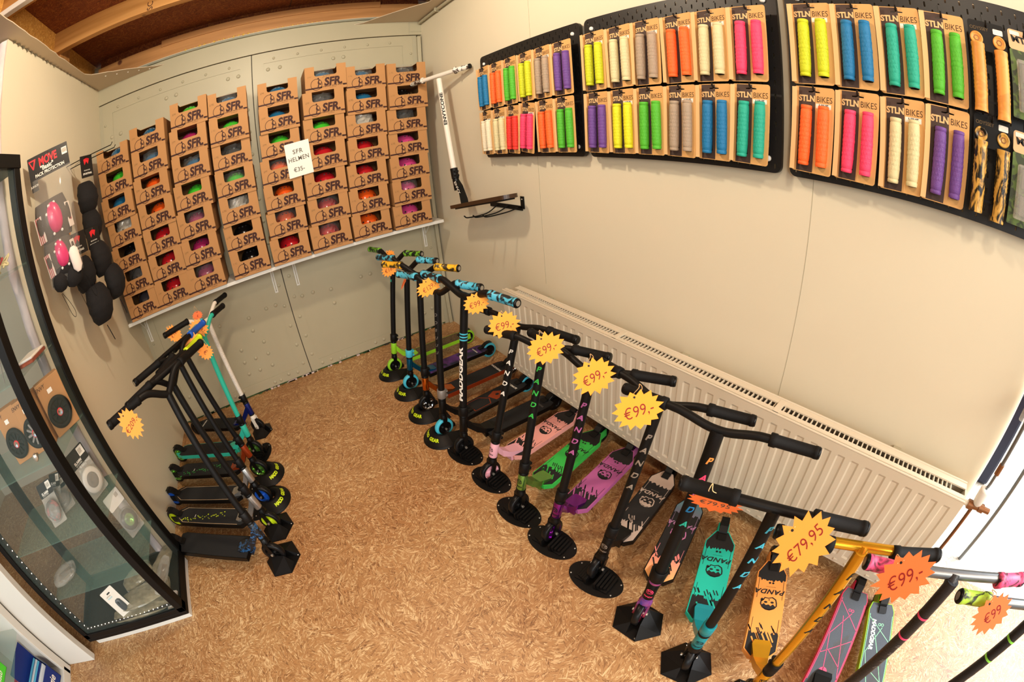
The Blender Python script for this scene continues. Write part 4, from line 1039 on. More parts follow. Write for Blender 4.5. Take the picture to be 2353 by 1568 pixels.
scooter('stunt_scooter', 'scooter with metallic green neck and bright green deck with a bear head', (1.619, -1.86), .16, (1.785, -1.885, .70), (1.864, -2.096, .72), None, 'curve', neck='neck_green', deck=pd('green'), headlogo='black_ink', letters=PL(['tape_green'], .07), seed=9)
scooter('stunt_scooter', 'scooter with metallic purple neck and mauve purple deck with a bear head', (1.633, -2.05), .17, (1.790, -2.10, .70), (1.895, -2.309, .72), (1.80, -1.80, .72), 'curve', neck='neck_purple', core='neck_purple', deck=pd('purple'), headlogo='black_ink', letters=PL(['tape_purple'], .10), seed=10)
scooter('stunt_scooter', 'all black scooter with silver bear head and a black deck with silver grey ends', (1.645, -2.28), .20, (1.815, -2.325, .70), (1.891, -2.558, .72), (1.833, -2.060, .72), 'curve', neck='black_metal', deck=dict(kind='panda', top='ink_dark', ink='tape_silver', side='black_metal'), headlogo='silver', letters=PL(['silver'], .10), seed=11)
scooter('stunt_scooter', 'black scooter with rainbow coloured bar letters and sunset coloured deck', (1.615, -2.51), .33, (1.808, -2.505, .715), (1.868, -2.741, .735), (1.765, -2.25, .735), 'curve', pr=.018, neck='black_metal', fork='neo_chrome', headset='neo_chrome', core='neo_chrome', deck=dict(kind='panda', top='ink_dark', ink='tape_sunset', side='black_metal'), headlogo='grip_pink', letters=PL(['tape_gold', 'grip_pink', 'tape_purple', 'grip_blue', 'grip_teal'], .075, gap=.05), seed=12)
scooter('stunt_scooter', 'scooter with teal neck and turquoise deck and a straight black T-bar', (1.595, -2.735), .44, (1.681, -2.728, .72), (1.742, -2.917, .72), (1.617, -2.541, .72), 'T', pr=.0145, cr_=.0115, gr=.0165, neck='neck_teal', clamp='neck_teal', deck=pd('teal'), headlogo='black_ink', letters=PL(['sky_blue'], .05, 'PANDA', .05), length=.38, seed=13)
scooter('stunt_scooter', 'gold scooter with shiny golden T-bar and orange gold deck with a bear head', (1.60, -2.965), .44, (1.704, -2.933, .70), (1.785, -3.108, .70), (1.649, -2.757, .70), 'T', tube='neck_gold', pr=.0145, cr_=.0115, gr=.0165, neck='neck_gold', clamp='black_satin', deck=pd('gold'), headlogo='black_ink', letters=PL(['black_ink'], .06, 'PANDA', .05), length=.38, seed=14)
M('rose_side', '#d8305a', .4); M('lime_side', '#8ac82a', .4)
M('carbon', '#1c1c20', .4, bump=.5, bscale=300)
scooter('stunt_scooter', 'scooter with pink and black grips, grey bar and grey deck with pink lines', (1.60, -3.16), .12, (1.722, -3.156, .72), (1.805, -3.357, .72), (1.67, -2.95, .72), 'T', tube='carbon', cross='pipe_grey', pr=.0155, cr_=.0115, grip='grip_pink_black', gr=.0165, glen=.085, deck=dict(kind='lines', top='grey_tape', side='rose_side', line='rose_line', emblem=True), length=.40, boxdeck=True, seed=15, letters=dict(mode='stack', text='====', mats=['stickgrey'], start=.2, gap=.03, rings=[(.10, 'rose_line'), (.17, 'rose_line')]))
scooter('stunt_scooter', 'scooter with lime and black grip and lime edged grey deck, nearest the camera', (1.62, -3.37), .30, (1.783, -3.472, .70), (1.849, -3.735, .70), (1.714, -3.195, .70), 'T', tube='carbon', cross='pipe_grey', pr=.0155, cr_=.0115, grip='grip_lime_black', gr=.0165, glen=.085, tyre='wheel_black', core='lime_metal', deck=dict(kind='lines', top='grey_tape', side='lime_side', line='mint_line', text='MADDGEAR', ts=.022), length=.40, boxdeck=True, seed=16, letters=dict(mode='stack', text='====', mats=['stickgrey'], start=.2, gap=.03, rings=[(.10, 'lime_line'), (.17, 'lime_line')]))
# ---- left-hand row, from the back wall to the camera; decks point to the left wall
BLK = dict(kind='plain', top='grip_tape', side='black_metal')
scooter('stunt_scooter', 'scooter with speckled white bar and navy blue neck, at the back of the left row', (.645, -.50), math.radians(150), (.595, -.434, .74), (.711, -.223, .79), (.353, -.599, .79), 'Y', tube='speckled_white', cross='white_metal', gr=.0165, glenL=.17, neck='navy_metal', fork='white_metal', deck=dict(kind='plain', top='grip_tape', side='black_metal', text='MADDGEAR', ts=.014), length=.42, seed=21, wr=.05)
scooter('stunt_scooter', 'scooter with turquoise bar and neck and turquoise deck edge in the left row', (.607, -.73), math.radians(155), (.598, -.687, .735), (.717, -.468, .79), None, 'Y', tube='teal_metal', gr=.0165, neck='teal_metal', core='neck_green', deck=dict(kind='plain', top='grip_tape', side='teal_metal', sidetext='MADDGEAR'), length=.48, boxdeck=True, seed=22, wr=.055)
scooter('stunt_scooter', 'scooter with copper neck and green cell pattern on its deck, in the left row', (.618, -.925), math.radians(156), (.520, -.880, .735), (.60, -.62, .79), None, 'Y', grip='sky_blue', gripL='black_rubber', gr=.0175, glen=.16, neck='orange_side', core='neck_green', deck=dict(kind='plain', top='grip_tape', side='black_metal', cells='tape_green', sidetext='MADDGEAR', sidetm='pencil'), length=.50, seed=23, wr=.055)
scooter('stunt_scooter', 'scooter with silver neck and white lined plain black deck, in the left row', (.615, -1.14), math.radians(155.5), (.505, -.985, .755), (.632, -.735, .81), (.33, -1.18, .81), 'Ybrace', grip='royal_blue', gripL='black_rubber', gr=.0165, glen=.14, glenL=.16, neck='silver', core='royal_blue', deck=dict(kind='plain', top='grip_tape', side='black_metal', frame='card_sand'), length=.50, seed=24, wr=.055)
scooter('stunt_scooter', 'scooter with silver neck and yellow cell pattern on its deck, in the left row', (.628, -1.33), math.radians(154), (.530, -1.262, .765), (.648, -.98, .82), (.385, -1.455, .835), 'Ybrace', grip='lime_plastic', gripL='black_rubber', gr=.016, glen=.14, neck='silver', core='lime_plastic', deck=dict(kind='plain', top='grip_tape', side='black_metal', frame='card_sand', cells='lime_plastic'), length=.50, seed=25, wr=.055)
swirl('galaxy_blue', '#0c1016', '#2a5a8a', .4, 60, .5, .58)
scooter('stunt_scooter', 'large black scooter with plain gritty deck, nearest the camera in the left row', (.612, -1.52), math.radians(153.5), (.520, -1.335, .77), (.672, -1.099, .83), (.311, -1.528, .83), 'Ybrace', pr=.0155, cr_=.0125, gr=.0175, glen=.16, neck='galaxy_blue', core='black_metal', deck=dict(kind='plain', top='grip_tape', side='black_metal'), length=.46, hw=.062, boxdeck=True, seed=26, wr=.055)

# ---- stands
def stand_text(b, r, z0, z1, txt):
    pass
def dome_stand(x, y, yaw, label):
    r = empty('scooter_stand', (x, y, 0), label, 'scooter stand', yaw, 'black scooter stands')
    b = MB(); arc = math.radians(190); a0 = math.radians(85)
    b.add(*[[(0, 0, 0)], []], 'black_satin')
    b.lathe([(.105, 0), (.104, .006), (.092, .012), (.055, .045), (.040, .046), (.036, .0)], 'black_satin', X=RZ(a0), seg=26, arc=arc)
    for s_ in (-1, 1):
        b.add([(.0, s_ * .105, .0), (.09, s_ * .13, .0), (.09, s_ * .035, .0), (.0, s_ * .035, .0), (.0, s_ * .104, .006), (.09, s_ * .128, .005), (.09, s_ * .036, .02), (.0, s_ * .036, .045)], [(0, 1, 2, 3), (4, 7, 6, 5), (0, 4, 5, 1), (1, 5, 6, 2), (2, 6, 7, 3), (3, 7, 4, 0)], 'black_satin')
        b.lathe([(.005, 0), (.004, .002), (.0005, .003)], 'bolt', X=TR(.07, s_ * .10, .007), seg=10)
    b.build('base', r)
    t = MB(); body = 'MADD GEAR'; n = len(body)
    for k, ch in enumerate(body):
        if ch == ' ': continue
        an = PI + math.radians(-44 + 11 * k); rm = .074; zz = .0305
        p = Vector((rm * math.cos(an), rm * math.sin(an), zz)); rt = Vector((-math.sin(an), math.cos(an), 0)); up = Vector((-math.cos(an) * .037, -math.sin(an) * .037, .033)); nn = rt.cross(up).normalized()
        t.text(ch, .024, 'lime_plastic', X=frame(p + nn * .0015, rt, up), bold=.05, sx=.9)
    t.build('lettering', r); return r
def oval_stand(x, y, yaw, label):
    r = empty('scooter_stand', (x, y, 0), label, 'scooter stand', yaw, 'black scooter stands')
    b = MB(); b.plate([ell(-.0, 0, .064, .106, 40)], .004, 'black_satin'); b0 = b; b = MB()
    for s_ in (-1, 1):
        for k in range(5):
            y0 = s_ * (.0145 + .011 * k); y1 = s_ * (.0145 + .011 * (k + 1) - .003); hgt = .042 - .007 * k
            b.box((-.040 + .004 * k, min(y0, y1), .004), (.044 - .002 * k, max(y0, y1), hgt), 'black_satin')
        b.box((-.036, min(s_ * .0145, s_ * .065), .004), (.04, max(s_ * .0145, s_ * .065), .012), 'black_satin')
        for q in (-.9, .9): pass
    for px, py in ((-.025, .088), (.025, -.088), (-.03, -.08), (.03, .08)): b.lathe([(.0035, 0), (.003, .0015), (.0005, .002)], 'bolt', X=TR(px, py, .004), seg=8)
    b.build('wheel_holder', r); b0.build('base_plate', r); return r
def hex_stand(x, y, yaw, label, s=.092):
    r = empty('scooter_stand', (x, y, 0), label, 'scooter stand', yaw, 'black scooter stands')
    b = MB(); H_ = [(s * math.cos(PI / 3 * k + .25) * .85, s * math.sin(PI / 3 * k + .25)) for k in range(6)]
    b.plate([H_], .004, 'black_satin'); b0 = b; b = MB()
    for s_ in (-1, 1):
        side = [p for p in H_ if p[1] * s_ > .01]; side.sort(key=lambda p: p[0])
        top = [(-.045, s_ * .016), (.045, s_ * .016)]
        vs = [(-.06, s_ * .016, .004)] + [(p[0], p[1], .005) for p in side] + [(.06, s_ * .016, .004), (-.03, s_ * .016, .045), (.035, s_ * .016, .045)]
        n = len(side); base = list(range(n + 2)); A_, B_ = n + 2, n + 3
        fs = [(i, i + 1, A_ if i < (n + 1) / 2 else B_) for i in range(n + 1)] + [(int((n + 1) / 2 + .5), B_, A_), (0, A_, B_, n + 1)]
        b.add(vs, fs, 'black_satin')
    for k in (0, 2, 3, 5): b.lathe([(.004, 0), (.0035, .0015), (.0005, .0025)], 'bolt', X=TR(H_[k][0] * .86, H_[k][1] * .86, .004), seg=10)
    b.build('wheel_holder', r); b0.build('base_plate', r); return r
dome_stand(1.612, -.445, .0, 'rounded black stand with green lettering under the scooter by the back wall, right row')
dome_stand(1.622, -.725, .0, 'rounded black stand with green lettering under the blue-necked scooter')
dome_stand(1.612, -.985, .0, 'rounded black stand with green lettering under the copper-necked scooter')
dome_stand(1.598, -1.225, .0, 'rounded black stand with green lettering under the scooter with the grey clamp')
for (x, y, w_) in ((1.620, -1.41, .25), (1.625, -1.635, .22), (1.61, -1.862, .22), (1.615, -2.066, .22), (1.622, -2.298, .22)):
    nm = {-1.41: 'the white-lettered black scooter', -1.635: 'the pink-necked scooter', -1.862: 'the green-necked scooter', -2.066: 'the purple-necked scooter', -2.298: 'the all black scooter with the silver bear head'}[y]
    oval_stand(x, y, w_, 'flat oval black stand under ' + nm)
hex_stand(1.603, -2.52, .33, 'hexagonal faceted black stand under the neochrome fork scooter')
hex_stand(1.585, -2.745, .44, 'hexagonal faceted black stand under the teal-necked scooter')
hex_stand(1.585, -2.97, .44, 'hexagonal faceted black stand under the gold scooter')
hex_stand(1.59, -3.17, .2, 'hexagonal faceted black stand under the scooter with pink grips')
hex_stand(1.60, -3.375, .3, 'hexagonal faceted black stand under the scooter with the lime grip')
hex_stand(.655, -.505, math.radians(150), 'black stand under the white bar scooter in the left row', .085)
oval_stand(.625, -.735, math.radians(155), 'black stand under the turquoise scooter in the left row')
dome_stand(.645, -.94, math.radians(156), 'rounded black stand with green lettering under the third scooter of the left row')
dome_stand(.645, -1.15, math.radians(155), 'rounded black stand with green lettering under the fourth scooter of the left row')
hex_stand(.645, -1.337, math.radians(154), 'faceted black stand under the fifth scooter of the left row', .095)
hex_stand(.63, -1.527, math.radians(153), 'faceted black stand under the large black scooter nearest the camera on the left', .1)

# ---- price stars hanging from the grips on rubber bands
def star(n, a, b, k=.80, sd=0):
    r = random.Random(sd); return [((a if i % 2 == 0 else a * k) * math.cos(PI * i / n) * r.uniform(.95, 1.05), (b if i % 2 == 0 else b * k) * math.sin(PI * i / n) * r.uniform(.95, 1.05)) for i in range(2 * n)]
CAMP = Vector((1.109, -2.819, 1.341))
def price_tag(p, txt, mat, label, roll=0, a=.062, b=.047, face=None, size=.032, sd=0, up_to=None, back=False, ink='marker_red', tilt=0, near=0.0):
    p = Vector(p); p = p + (CAMP - p) * near; a *= 1 - near; b *= 1 - near; size *= 1 - near; n = Vector(face).normalized() if face else ((CAMP - p) * 1.0).normalized()
    up = Vector((0, 0, 1)); r = up.cross(n).normalized()
    X = frame(p, r, up.cross(r) * 0 + n.cross(r)) @ RZ(math.radians(roll)) @ RX(math.radians(tilt))
    root = empty('price_tag', None, label, 'price tag', group='star-shaped price tags', mat=X)
    m = MB(); m.plate([star(15, a * 1.06, b * 1.06, .76, sd)], .0006, mat); m.build('paper_star', root)
    m = MB(); m.text(txt, size, ink, X=TR(.0, -.004, .0012) @ RZ(.04), shear=.15, bold=-.006, sx=.9); m.build('handwriting', root)
    if up_to is not None:
        q = X.inverted() @ Vector(up_to); m = MB()
        s = Vector((-.006, b * .72, .0012)); e = Vector((.006, b * .72, .0012))
        rad = .0185; g = q
        m.tube(cr([s, (s + q) / 2 + Vector((-.006, 0, .003)), q + Vector((-.004, .002, rad * .6)), q + Vector((0, rad * .6, 0)), q + Vector((.004, .002, rad * .6)), (e + q) / 2 + Vector((.006, 0, .003)), e], 5), .0009, 'elastic', 6)
        m.plate([ell(0, b * .68, .0028, .0028, 10)], 0, 'black_ink', z0=.0009)
        m.build('rubber_band', root)
    return root
price_tag((1.795, -.262, .705), '€169', 'tag_orange', 'orange price star hanging highest at the back end of the right row', 20, .056, .045, face=(-.75, -.5, .55), up_to=(1.72, -.28, .77), sd=1, near=0.05)
price_tag((1.72, -.515, .695), '€169', 'tag_orange', 'orange price star reading €169 on the blue grip near the back wall', 20, .05, .043, face=(-.5, -.75, .5), up_to=(1.69, -.55, .78), sd=2, near=0.05)
price_tag((1.713, -.80, .688), '€169', 'tag_red', 'red orange price star turned edge-on beside the light blue grip', 60, .05, .042, face=(-.9, .3, .6), up_to=(1.69, -.82, .78), sd=3, near=0.05)
price_tag((1.74, -1.085, .72), '€129,-', 'tag_yellow', 'yellow price star reading €129,-', 22, .062, .040, size=.03, up_to=(1.71, -1.10, .79), sd=4, near=0.07)
price_tag((1.805, -1.42, .712), '€99,-', 'tag_yellow', 'yellow €99,- price star nearest the back wall, beside the white-lettered bar', 10, .052, .043, size=.032, up_to=(1.80, -1.45, .77), sd=5, near=0.08)
price_tag((1.79, -1.648, .70), '€99,-', 'tag_yellow', 'yellow €99,- price star above the bar of the pink-necked scooter', 8, .058, .047, size=.036, up_to=(1.78, -1.66, .75), sd=6, near=0.08)
price_tag((1.79, -1.89, .70), '€99,-', 'tag_yellow', 'yellow €99,- price star above the bar of the green-necked scooter', 22, .062, .048, size=.036, up_to=(1.79, -1.87, .745), sd=7, near=0.09)
price_tag((1.785, -2.113, .70), '€99,-', 'tag_yellow', 'yellow €99,- price star above the bar of the purple-necked scooter', 26, .062, .048, size=.038, up_to=(1.80, -2.09, .745), sd=8, near=0.09)
price_tag((1.755, -2.302, .70), '€99,-', 'tag_yellow', 'yellow €99,- price star above the bar of the all black scooter', 20, .064, .048, size=.040, up_to=(1.775, -2.29, .75), sd=9, near=0.08)
price_tag((1.648, -2.61, .68), '€79,95', 'tag_red', 'red orange price star seen nearly edge-on under the teal scooter grip', 0, .058, .045, tilt=66, size=.026, up_to=(1.632, -2.60, .74), sd=10, ink='marker_dark')
price_tag((1.655, -2.815, .70), '€79,95', 'tag_orange', 'orange price star reading €79,95', 72, .066, .052, size=.034, up_to=(1.655, -2.79, .74), sd=11, near=0.06)
price_tag((1.682, -3.04, .715), '€99,-', 'tag_red', 'orange red price star reading €99,- on the pink grip', 62, .064, .044, size=.038, up_to=(1.685, -3.005, .745), sd=12, near=0.06)
price_tag((1.712, -3.30, .695), '€99', 'tag_red', 'orange red price star hanging under the lime grip at the right edge', 58, .05, .036, face=(-.8, .1, .85), size=.03, up_to=(1.735, -3.275, .72), sd=13, near=0.03)
price_tag((.262, -1.275, .70), '€209,-', 'tag_orange', 'orange price star reading €209,- on the large black scooter', 20, .05, .066, size=.034, up_to=(.29, -1.40, .80), near=.17, sd=14)
price_tag((.325, -.32, .71), '€169', 'tag_orange', 'orange price star reading €169 at the left bar end of the white scooter', 20, .046, .06, size=.03, up_to=(.32, -.38, .77), near=.10, sd=15, face=(.5, -.8, .6))
price_tag((.53, -.46, .72), '€199,-', 'tag_orange', 'orange price star reading €199,- on the turquoise grip', -30, .062, .05, size=.034, up_to=(.52, -.48, .78), near=.10, sd=16)
price_tag((.50, -.60, .70), '€', 'tag_orange', 'orange price star half covered by the lime green grip', -10, .06, .05, size=.04, up_to=(.50, -.62, .76), near=.12, sd=17)
price_tag((.598, -.78, .685), '€', 'tag_orange', 'orange price star hanging lowest behind the black grip end', -50, .045, .036, size=.03, up_to=(.61, -.80, .76), near=.04, sd=18)
price_tag((.50, -.25, .74), '€', 'tag_red', 'red orange price star hanging highest by the turquoise bar', -10, .035, .028, size=.02, up_to=(.50, -.26, .79), sd=19)

# ---- white scooter hanging on the right wall by its deck
HX = W - .20
# ring-shaped wire hook and the hanging scooter are separate things
# ================================================================== SCOOTER ON THE WALL
sc = empty('stunt_scooter', (2.04, -.83, 1.03), 'white bar scooter hung up on the right wall above the radiator end', 'scooter', group=None)
def wl(p): return (p[0] - 2.04, p[1] + .83, p[2] - 1.03)
Tt = Vector((2.172, -.505, 1.762)); nk = Vector((2.162, -.630, 1.178))
E1 = Vector((2.084, -.285, 1.776)); E2 = Vector((2.255, -.735, 1.790))
b = MB(); b.tube([wl(nk - (Tt - nk).normalized() * .0), wl(Tt)], .0165, 'white_metal', 18); b.tube([wl(E1), wl(E2)], .013, 'white_metal', 16); hb = b.build('handlebar', sc)
b = MB(); a_ = (Tt - nk).normalized()
letters_on_tube(b, 'ENVYCONE', wl(Tt), wl(nk), .0171, (-.55, -1, .0), .026, ['black_ink'], 1.5, .20, 'run'); b.build('lettering', hb)
swirl('grip_grey_white', '#5a4a40', '#e0dcd2', .4, 40, .45, .52)
for E_, O_ in ((E1, E2), (E2, E1)):
    d = (O_ - E_).normalized(); g = MB(); g.tube([wl(E_), wl(E_ + d * .004), wl(E_ + d * .10), wl(E_ + d * .102), wl(E_ + d * .108), wl(E_ + d * .11)], [.013, .0155, .015, .022, .022, .014], 'grip_grey_white', 16); go = g.build('grip', sc)
    g = MB(); g.tube([wl(E_ - d * .007), wl(E_ - d * .006), wl(E_)], [.008, .015, .0155], 'black_metal', 16); g.build('bar_end', go)
b = MB(); b.tube([wl(nk + a_ * .03), wl(nk - a_ * .03)], .022, 'black_satin', 18)
for q in (-.012, .012): b.box((-.013, -.03, -.005), (.013, .0, .005), 'black_satin', X=Matrix.Translation(Vector(wl(nk + a_ * q))))
b.build('clamp', sc)
dk0 = Vector((2.162, -.615, .985)); dk1 = Vector((2.175, -1.25, 1.085)); dd = (dk1 - dk0).normalized()
b = MB(); b.tube([wl(nk - a_ * .033), wl(nk - a_ * .10)], .0195, 'black_metal', 18)
b.rings([[tuple(Vector(wl(c)) + Vector((sx_ * w_, 0, 0)) + Vector((0, dd.z, -dd.y)) * sz_ * h_ * -1) for sx_, sz_ in ((-1, -1), (1, -1), (1, 1), (-1, 1))] for c, w_, h_ in ((nk - a_ * .045, .014, .02), (nk - a_ * .10 + dd * .04, .016, .022), (dk0 + dd * .10 + Vector((0, 0, .015)), .024, .012))], 'black_metal', smooth=False)
nko = b.build('neck', sc)
b = MB(); b.text('ENVY', .034, 'white_ink', X=frame(Vector(wl(nk - a_ * .085 + dd * .035)) + Vector((-.0195, 0, 0)), (0, -.55, -.8), (0, -.8, .55)), bold=.02, shear=.2); b.build('lettering', nko)
# deck seen from its side with rounded ends, grip tape on top
X = frame(wl((dk0 + dk1) / 2), dd, (1, 0, 0)) @ TR(0, 0, 0)
b = MB(X=X); Ld = (dk1 - dk0).length
out = rrect(-Ld / 2 - .02, -.052, Ld / 2 - .06, .052, .045, 8)
M('deck_brown', '#3a2412', .3)
b.plate([out], .020, 'deck_brown', z0=-.012, side='deck_brown'); b.box((-Ld / 2 + .05, -.04, -.02), (Ld / 2 - .1, .04, -.012), 'black_metal')
b.build('deck', sc)
b = MB(X=X); b.plate([[(x * .97, y * .93) for x, y in out]], .0006, 'grip_tape', z0=.0085 - .021 - .0012)
b.build('grip_tape', sc)
# wall bracket with prongs carrying the deck
r = empty('wall_hook', (W, -1.10, 1.02), 'black pronged wall hook carrying the hung white scooter', 'wall hook')
b = MB(); b.bbox((-.006, -.012, -.045), (0, .30, -.02), 'black_metal', .002); b.bbox((-.006, -.03, -.035), (0, .0, .03), 'black_metal', .002); b.lathe([(.004, 0), (.003, .002), (.0005, .003)], 'bolt', X=frame((-.006, -.015, .015), (0, -1, 0), (0, 0, 1)), seg=8); b.build('plate', r)
for k, y in enumerate((.02, .12, .22)):
    b = MB(); b.tube(cr([(-.003, y, -.03), (-.08, y, -.042 - .012 * k), (-.19, y, -.044 - .012 * k), (-.215, y, -.030 - .012 * k)], 5), .0035, 'black_metal', 8); b.build('prong', r)

# ================================================================== HANGING PACKS ON THE LEFT WALL
M('pack_black', '#131012', .35); M('pack_red', '#d8202c', .4); M('pad_pink', '#d03a70', .3, coat=.4); M('pad_grey', '#5a524c', .9, bump=.8, bscale=300); M('strap_black', '#121012', .85, bump=.8, bscale=200); M('stripe_white', '#e8dcd4', .8); M('stripe_red', '#b83038', .8)
def header(b, w, h, X, big=True):
    b.plate([rrect(-w / 2, -h, w / 2, 0, .003, 2), rrect(-.012, -.022, .012, -.014, .003, 2)], .0008, 'pack_black', X=X)
    Z = X @ TR(0, 0, .0012)
    b.plate([[(-w / 2 + .004, -.012), (-w / 2 + .044, -.012), (-w / 2 + .028, -.052), (-w / 2 + .022, -.052)], [(-w / 2 + .012, -.018), (-w / 2 + .034, -.018), (-w / 2 + .024, -.042)]], 0, 'pack_red', X=Z)
    b.text('MOVE', .046 if big else .03, 'pack_red', X=Z @ TR(-.002, -.034, 0), bold=.04, sx=.78)
    b.text('"Basic"', .026 if big else .016, 'white_ink', X=Z @ TR(-.012, -.062, 0), bold=.03)
    b.text('PACK PROTECTION', .019 if big else .011, 'white_ink', X=Z @ TR(0, -.083, 0), bold=.03, sx=.92)
    b.plate([[(w / 2 - .034, -.018), (w / 2 - .006, -.018), (w / 2 - .006, -.048), (w / 2 - .034, -.048)]], 0, 'white_ink', X=Z)
    for k in range(9): b.box((w / 2 - .031 + .0027 * k, -.040, .0004), (w / 2 - .0298 + .0027 * k, -.022, .0005), 'pencil', X=Z)
pk = empty('pad_pack', None, 'clear pack with two pink pads hanging on the left wall beside the glass cabinet', 'protection pack', mat=frame((.115, -1.045, 1.822), (.74, .66, .10), (0, 0, 1)))
b = MB(); header(b, .215, .10, I4); b.plate([[(-.1075, -.14), (-.072, -.14), (-.072, -.10), (-.1075, -.10)]], .0008, 'pack_black'); b.text('JUNIOR', .012, 'white_ink', X=TR(-.09, -.118, .0014), bold=.02); b.build('header_card', pk)
def pad(b, cx, cy, s):
    # fabric body
    rings = []
    for i in range(9):
        t = i / 8; y = (.5 - t) * .17 * s; wd = (.075 + .018 * math.sin(PI * t)) * s; dp = (.022 + .030 * math.sin(PI * t)) * s
        rings.append([(cx + wd * math.cos(2 * PI * j / 20), cy + y, .015 + dp * math.sin(2 * PI * j / 20)) for j in range(20)])
    b.rings(rings, 'pad_grey')
def padcap(b, cx, cy, s):
    rings = []
    for i in range(8):
        q = math.cos(PI / 2 * i / 7.3); zz = .036 * s + .030 * s * math.sin(PI / 2 * i / 7)
        rings.append([(cx + .041 * s * q * math.cos(2 * PI * j / 24), cy + .064 * s * q * (1 + .1 * math.sin(2 * PI * j / 24)) * math.sin(2 * PI * j / 24), .012 + zz) for j in range(24)])
    b.rings(rings, 'pad_pink')
for i, (cx, cy, s) in enumerate(((-.04, -.285, 1.0), (-.055, -.43, .88))):
    b = MB(); pad(b, cx, cy, s); po = b.build('pad', pk)
    b = MB(); padcap(b, cx, cy, s); b.build('pad_cap', po)
    b = MB()
    for (dx_, dy_) in ((-.018, .058), (.012, .062), (-.036, .03), (-.022, -.055), (.02, -.057)): b.lathe([(.0065 * s, 0), (.005 * s, .003), (.0005, .004)], 'white_plastic', X=TR(cx + dx_ * s, cy + dy_ * s, .035 + .022 * s), seg=10)
    b.build('rivet', po)
    b = MB()
    for sgn in (-1, 1):
        X = TR(cx + sgn * .078 * s, cy - .01, .030) @ RY(sgn * .8)
        b.bbox((-.022 * s, -.055 * s, 0), (.022 * s, .05 * s, .004), 'stripe_white', .001, X=X)
        if sgn < 0:
            for k in (-1, 0, 1): b.box((-.003 + k * .011 * s, -.055 * s, .004), (.001 + k * .011 * s, .05 * s, .0046), 'stripe_red', X=X)
        else: b.text('MOVE', .02 * s, 'stripe_red', X=X @ TR(0, 0, .005) @ RZ(-PI / 2), bold=.03)
    b.build('strap', po)
b = MB(); rg = random.Random(3); rings = []
for i in range(12):
    t = i / 11; y = -.10 - t * .43; rings.append([(-.06 * t + .105 * (1 - .12 * t) * math.cos(2 * PI * j / 28) + rg.uniform(-.002, .002), y, .03 + (.022 + .035 * math.sin(PI * min(1, t * 1.2)) ) * math.sin(2 * PI * j / 28) + rg.uniform(-.002, .002)) for j in range(28)])
b.rings(rings, 'clear_film', caps=False, smooth=True); b.build('bag', pk)
b = MB()
for (x, y, w_, h_, z_) in ((-.10, -.52, .045, .04, .03), (-.03, -.53, .055, .045, .03), (-.06, -.49, .07, .04, .025)):
    rings = [[(x + w_ * q * math.cos(2 * PI * j / 16), y + k_ * h_, z_ + .032 * q * math.sin(2 * PI * j / 16)) for j in range(16)] for k_, q in ((1, .3), (.7, .8), (0, 1), (-.7, .75), (-1, .3))]
    b.rings(rings, 'strap_black')
b.rings([[(.0 + .025 * q * math.cos(2 * PI * j / 14), -.47 + k_, .06 + .014 * q * math.sin(2 * PI * j / 14)) for j in range(14)] for k_, q in ((.045, .4), (.03, 1), (-.04, 1), (-.06, .4))], 'stripe_white')
b.build('wrist_guard', pk)
for i, (x, y) in enumerate(((-.115, -.565), (-.03, -.575), (.025, -.55))):
    b = MB(); b.tube(cr([(x, y, .02), (x + .006, y - .05, .022), (x + .012, y - .10, .02), (x + .024, y - .115, .018), (x + .032, y - .09, .018), (x + .02, y - .04, .02), (x + .004, y, .02)], 5), .0012, 'black_satin', 6); b.build('cord', pk)
b = MB(); b.tube([(0, -.018, -.09), (0, -.018, .012), (0, -.012, .018)], .002, 'chrome', 8); b.build('hanger', pk)
o = MB(); o.plate([star(9, .022, .032, .86, 3)], .0006, 'tag_orange'); o.text('€29', .014, 'pencil', X=TR(0, .004, .001)); 
st_ = o.build('price_sticker'); st_.matrix_world = LW(-.70, 1.497, .001); tag(st_, 'small orange price sticker on the left wall beside the pink pad pack', 'price sticker')
def knee_pack(y, z, off, label, pads, tilt=0.0, face=(.0, 1, .0), hdr=(.085, .11)):
    X = frame((off, y, z), face, (tilt, 0, 1))
    r = empty('pad_pack', None, label, 'protection pack', group='black pad packs on the left wall', mat=X)
    b = MB(); w_, h_ = hdr
    b.plate([rrect(-w_ / 2, -h_, w_ / 2, 0, .003, 2)], .001, 'pack_black')
    Z = TR(0, 0, .0014); b.plate([[(-.02, -.02), (.0, -.012), (.022, -.02), (.01, -.045), (.0, -.03), (-.014, -.048)]], 0, 'pack_red', X=Z)
    b.text('SPORTING', .013, 'white_ink', X=Z @ TR(0, -h_ + .018, 0), bold=.03); b.text('PROTECTION', .007, 'white_ink', X=Z @ TR(0, -h_ + .035, 0), bold=.02)
    b.build('header_card', r)
    for (cx, cy, cz, s, ry) in pads:
        p = MB(X=TR(cx, cy, cz) @ RY(ry)); rings = []
        for i in range(13):
            t = i / 12; q = math.sin(PI * (.06 + .88 * t)) ** .33; yy = (.5 - t) * .155 * s
            rib = 1 + (.05 if i % 3 == 1 else 0)
            rings.append([((.066 if abs(ry) < 9 else 1) * s * q * rib * math.cos(2 * PI * j / 20), yy, .045 * s * q * rib * math.sin(2 * PI * j / 20) + .018 * math.sin(PI * t)) for j in range(20)])
        p.rings(rings, 'strap_black'); pp = p.build('pad', r)
    b = MB(); cx, cy = pads[-1][0], pads[-1][1] - .1 * pads[-1][3]; b.tube(cr([(cx, cy + .01, .03), (cx + .006, cy - .03, .035), (cx + .016, cy - .07, .03)], 5), .0025, 'strap_black', 6); b.build('cord', r)
    b = MB(); b.tube([(0, -.008, -off if off < .2 else -.1), (0, -.008, .01)], .002, 'chrome', 8); b.build('hanger', r)
    return r
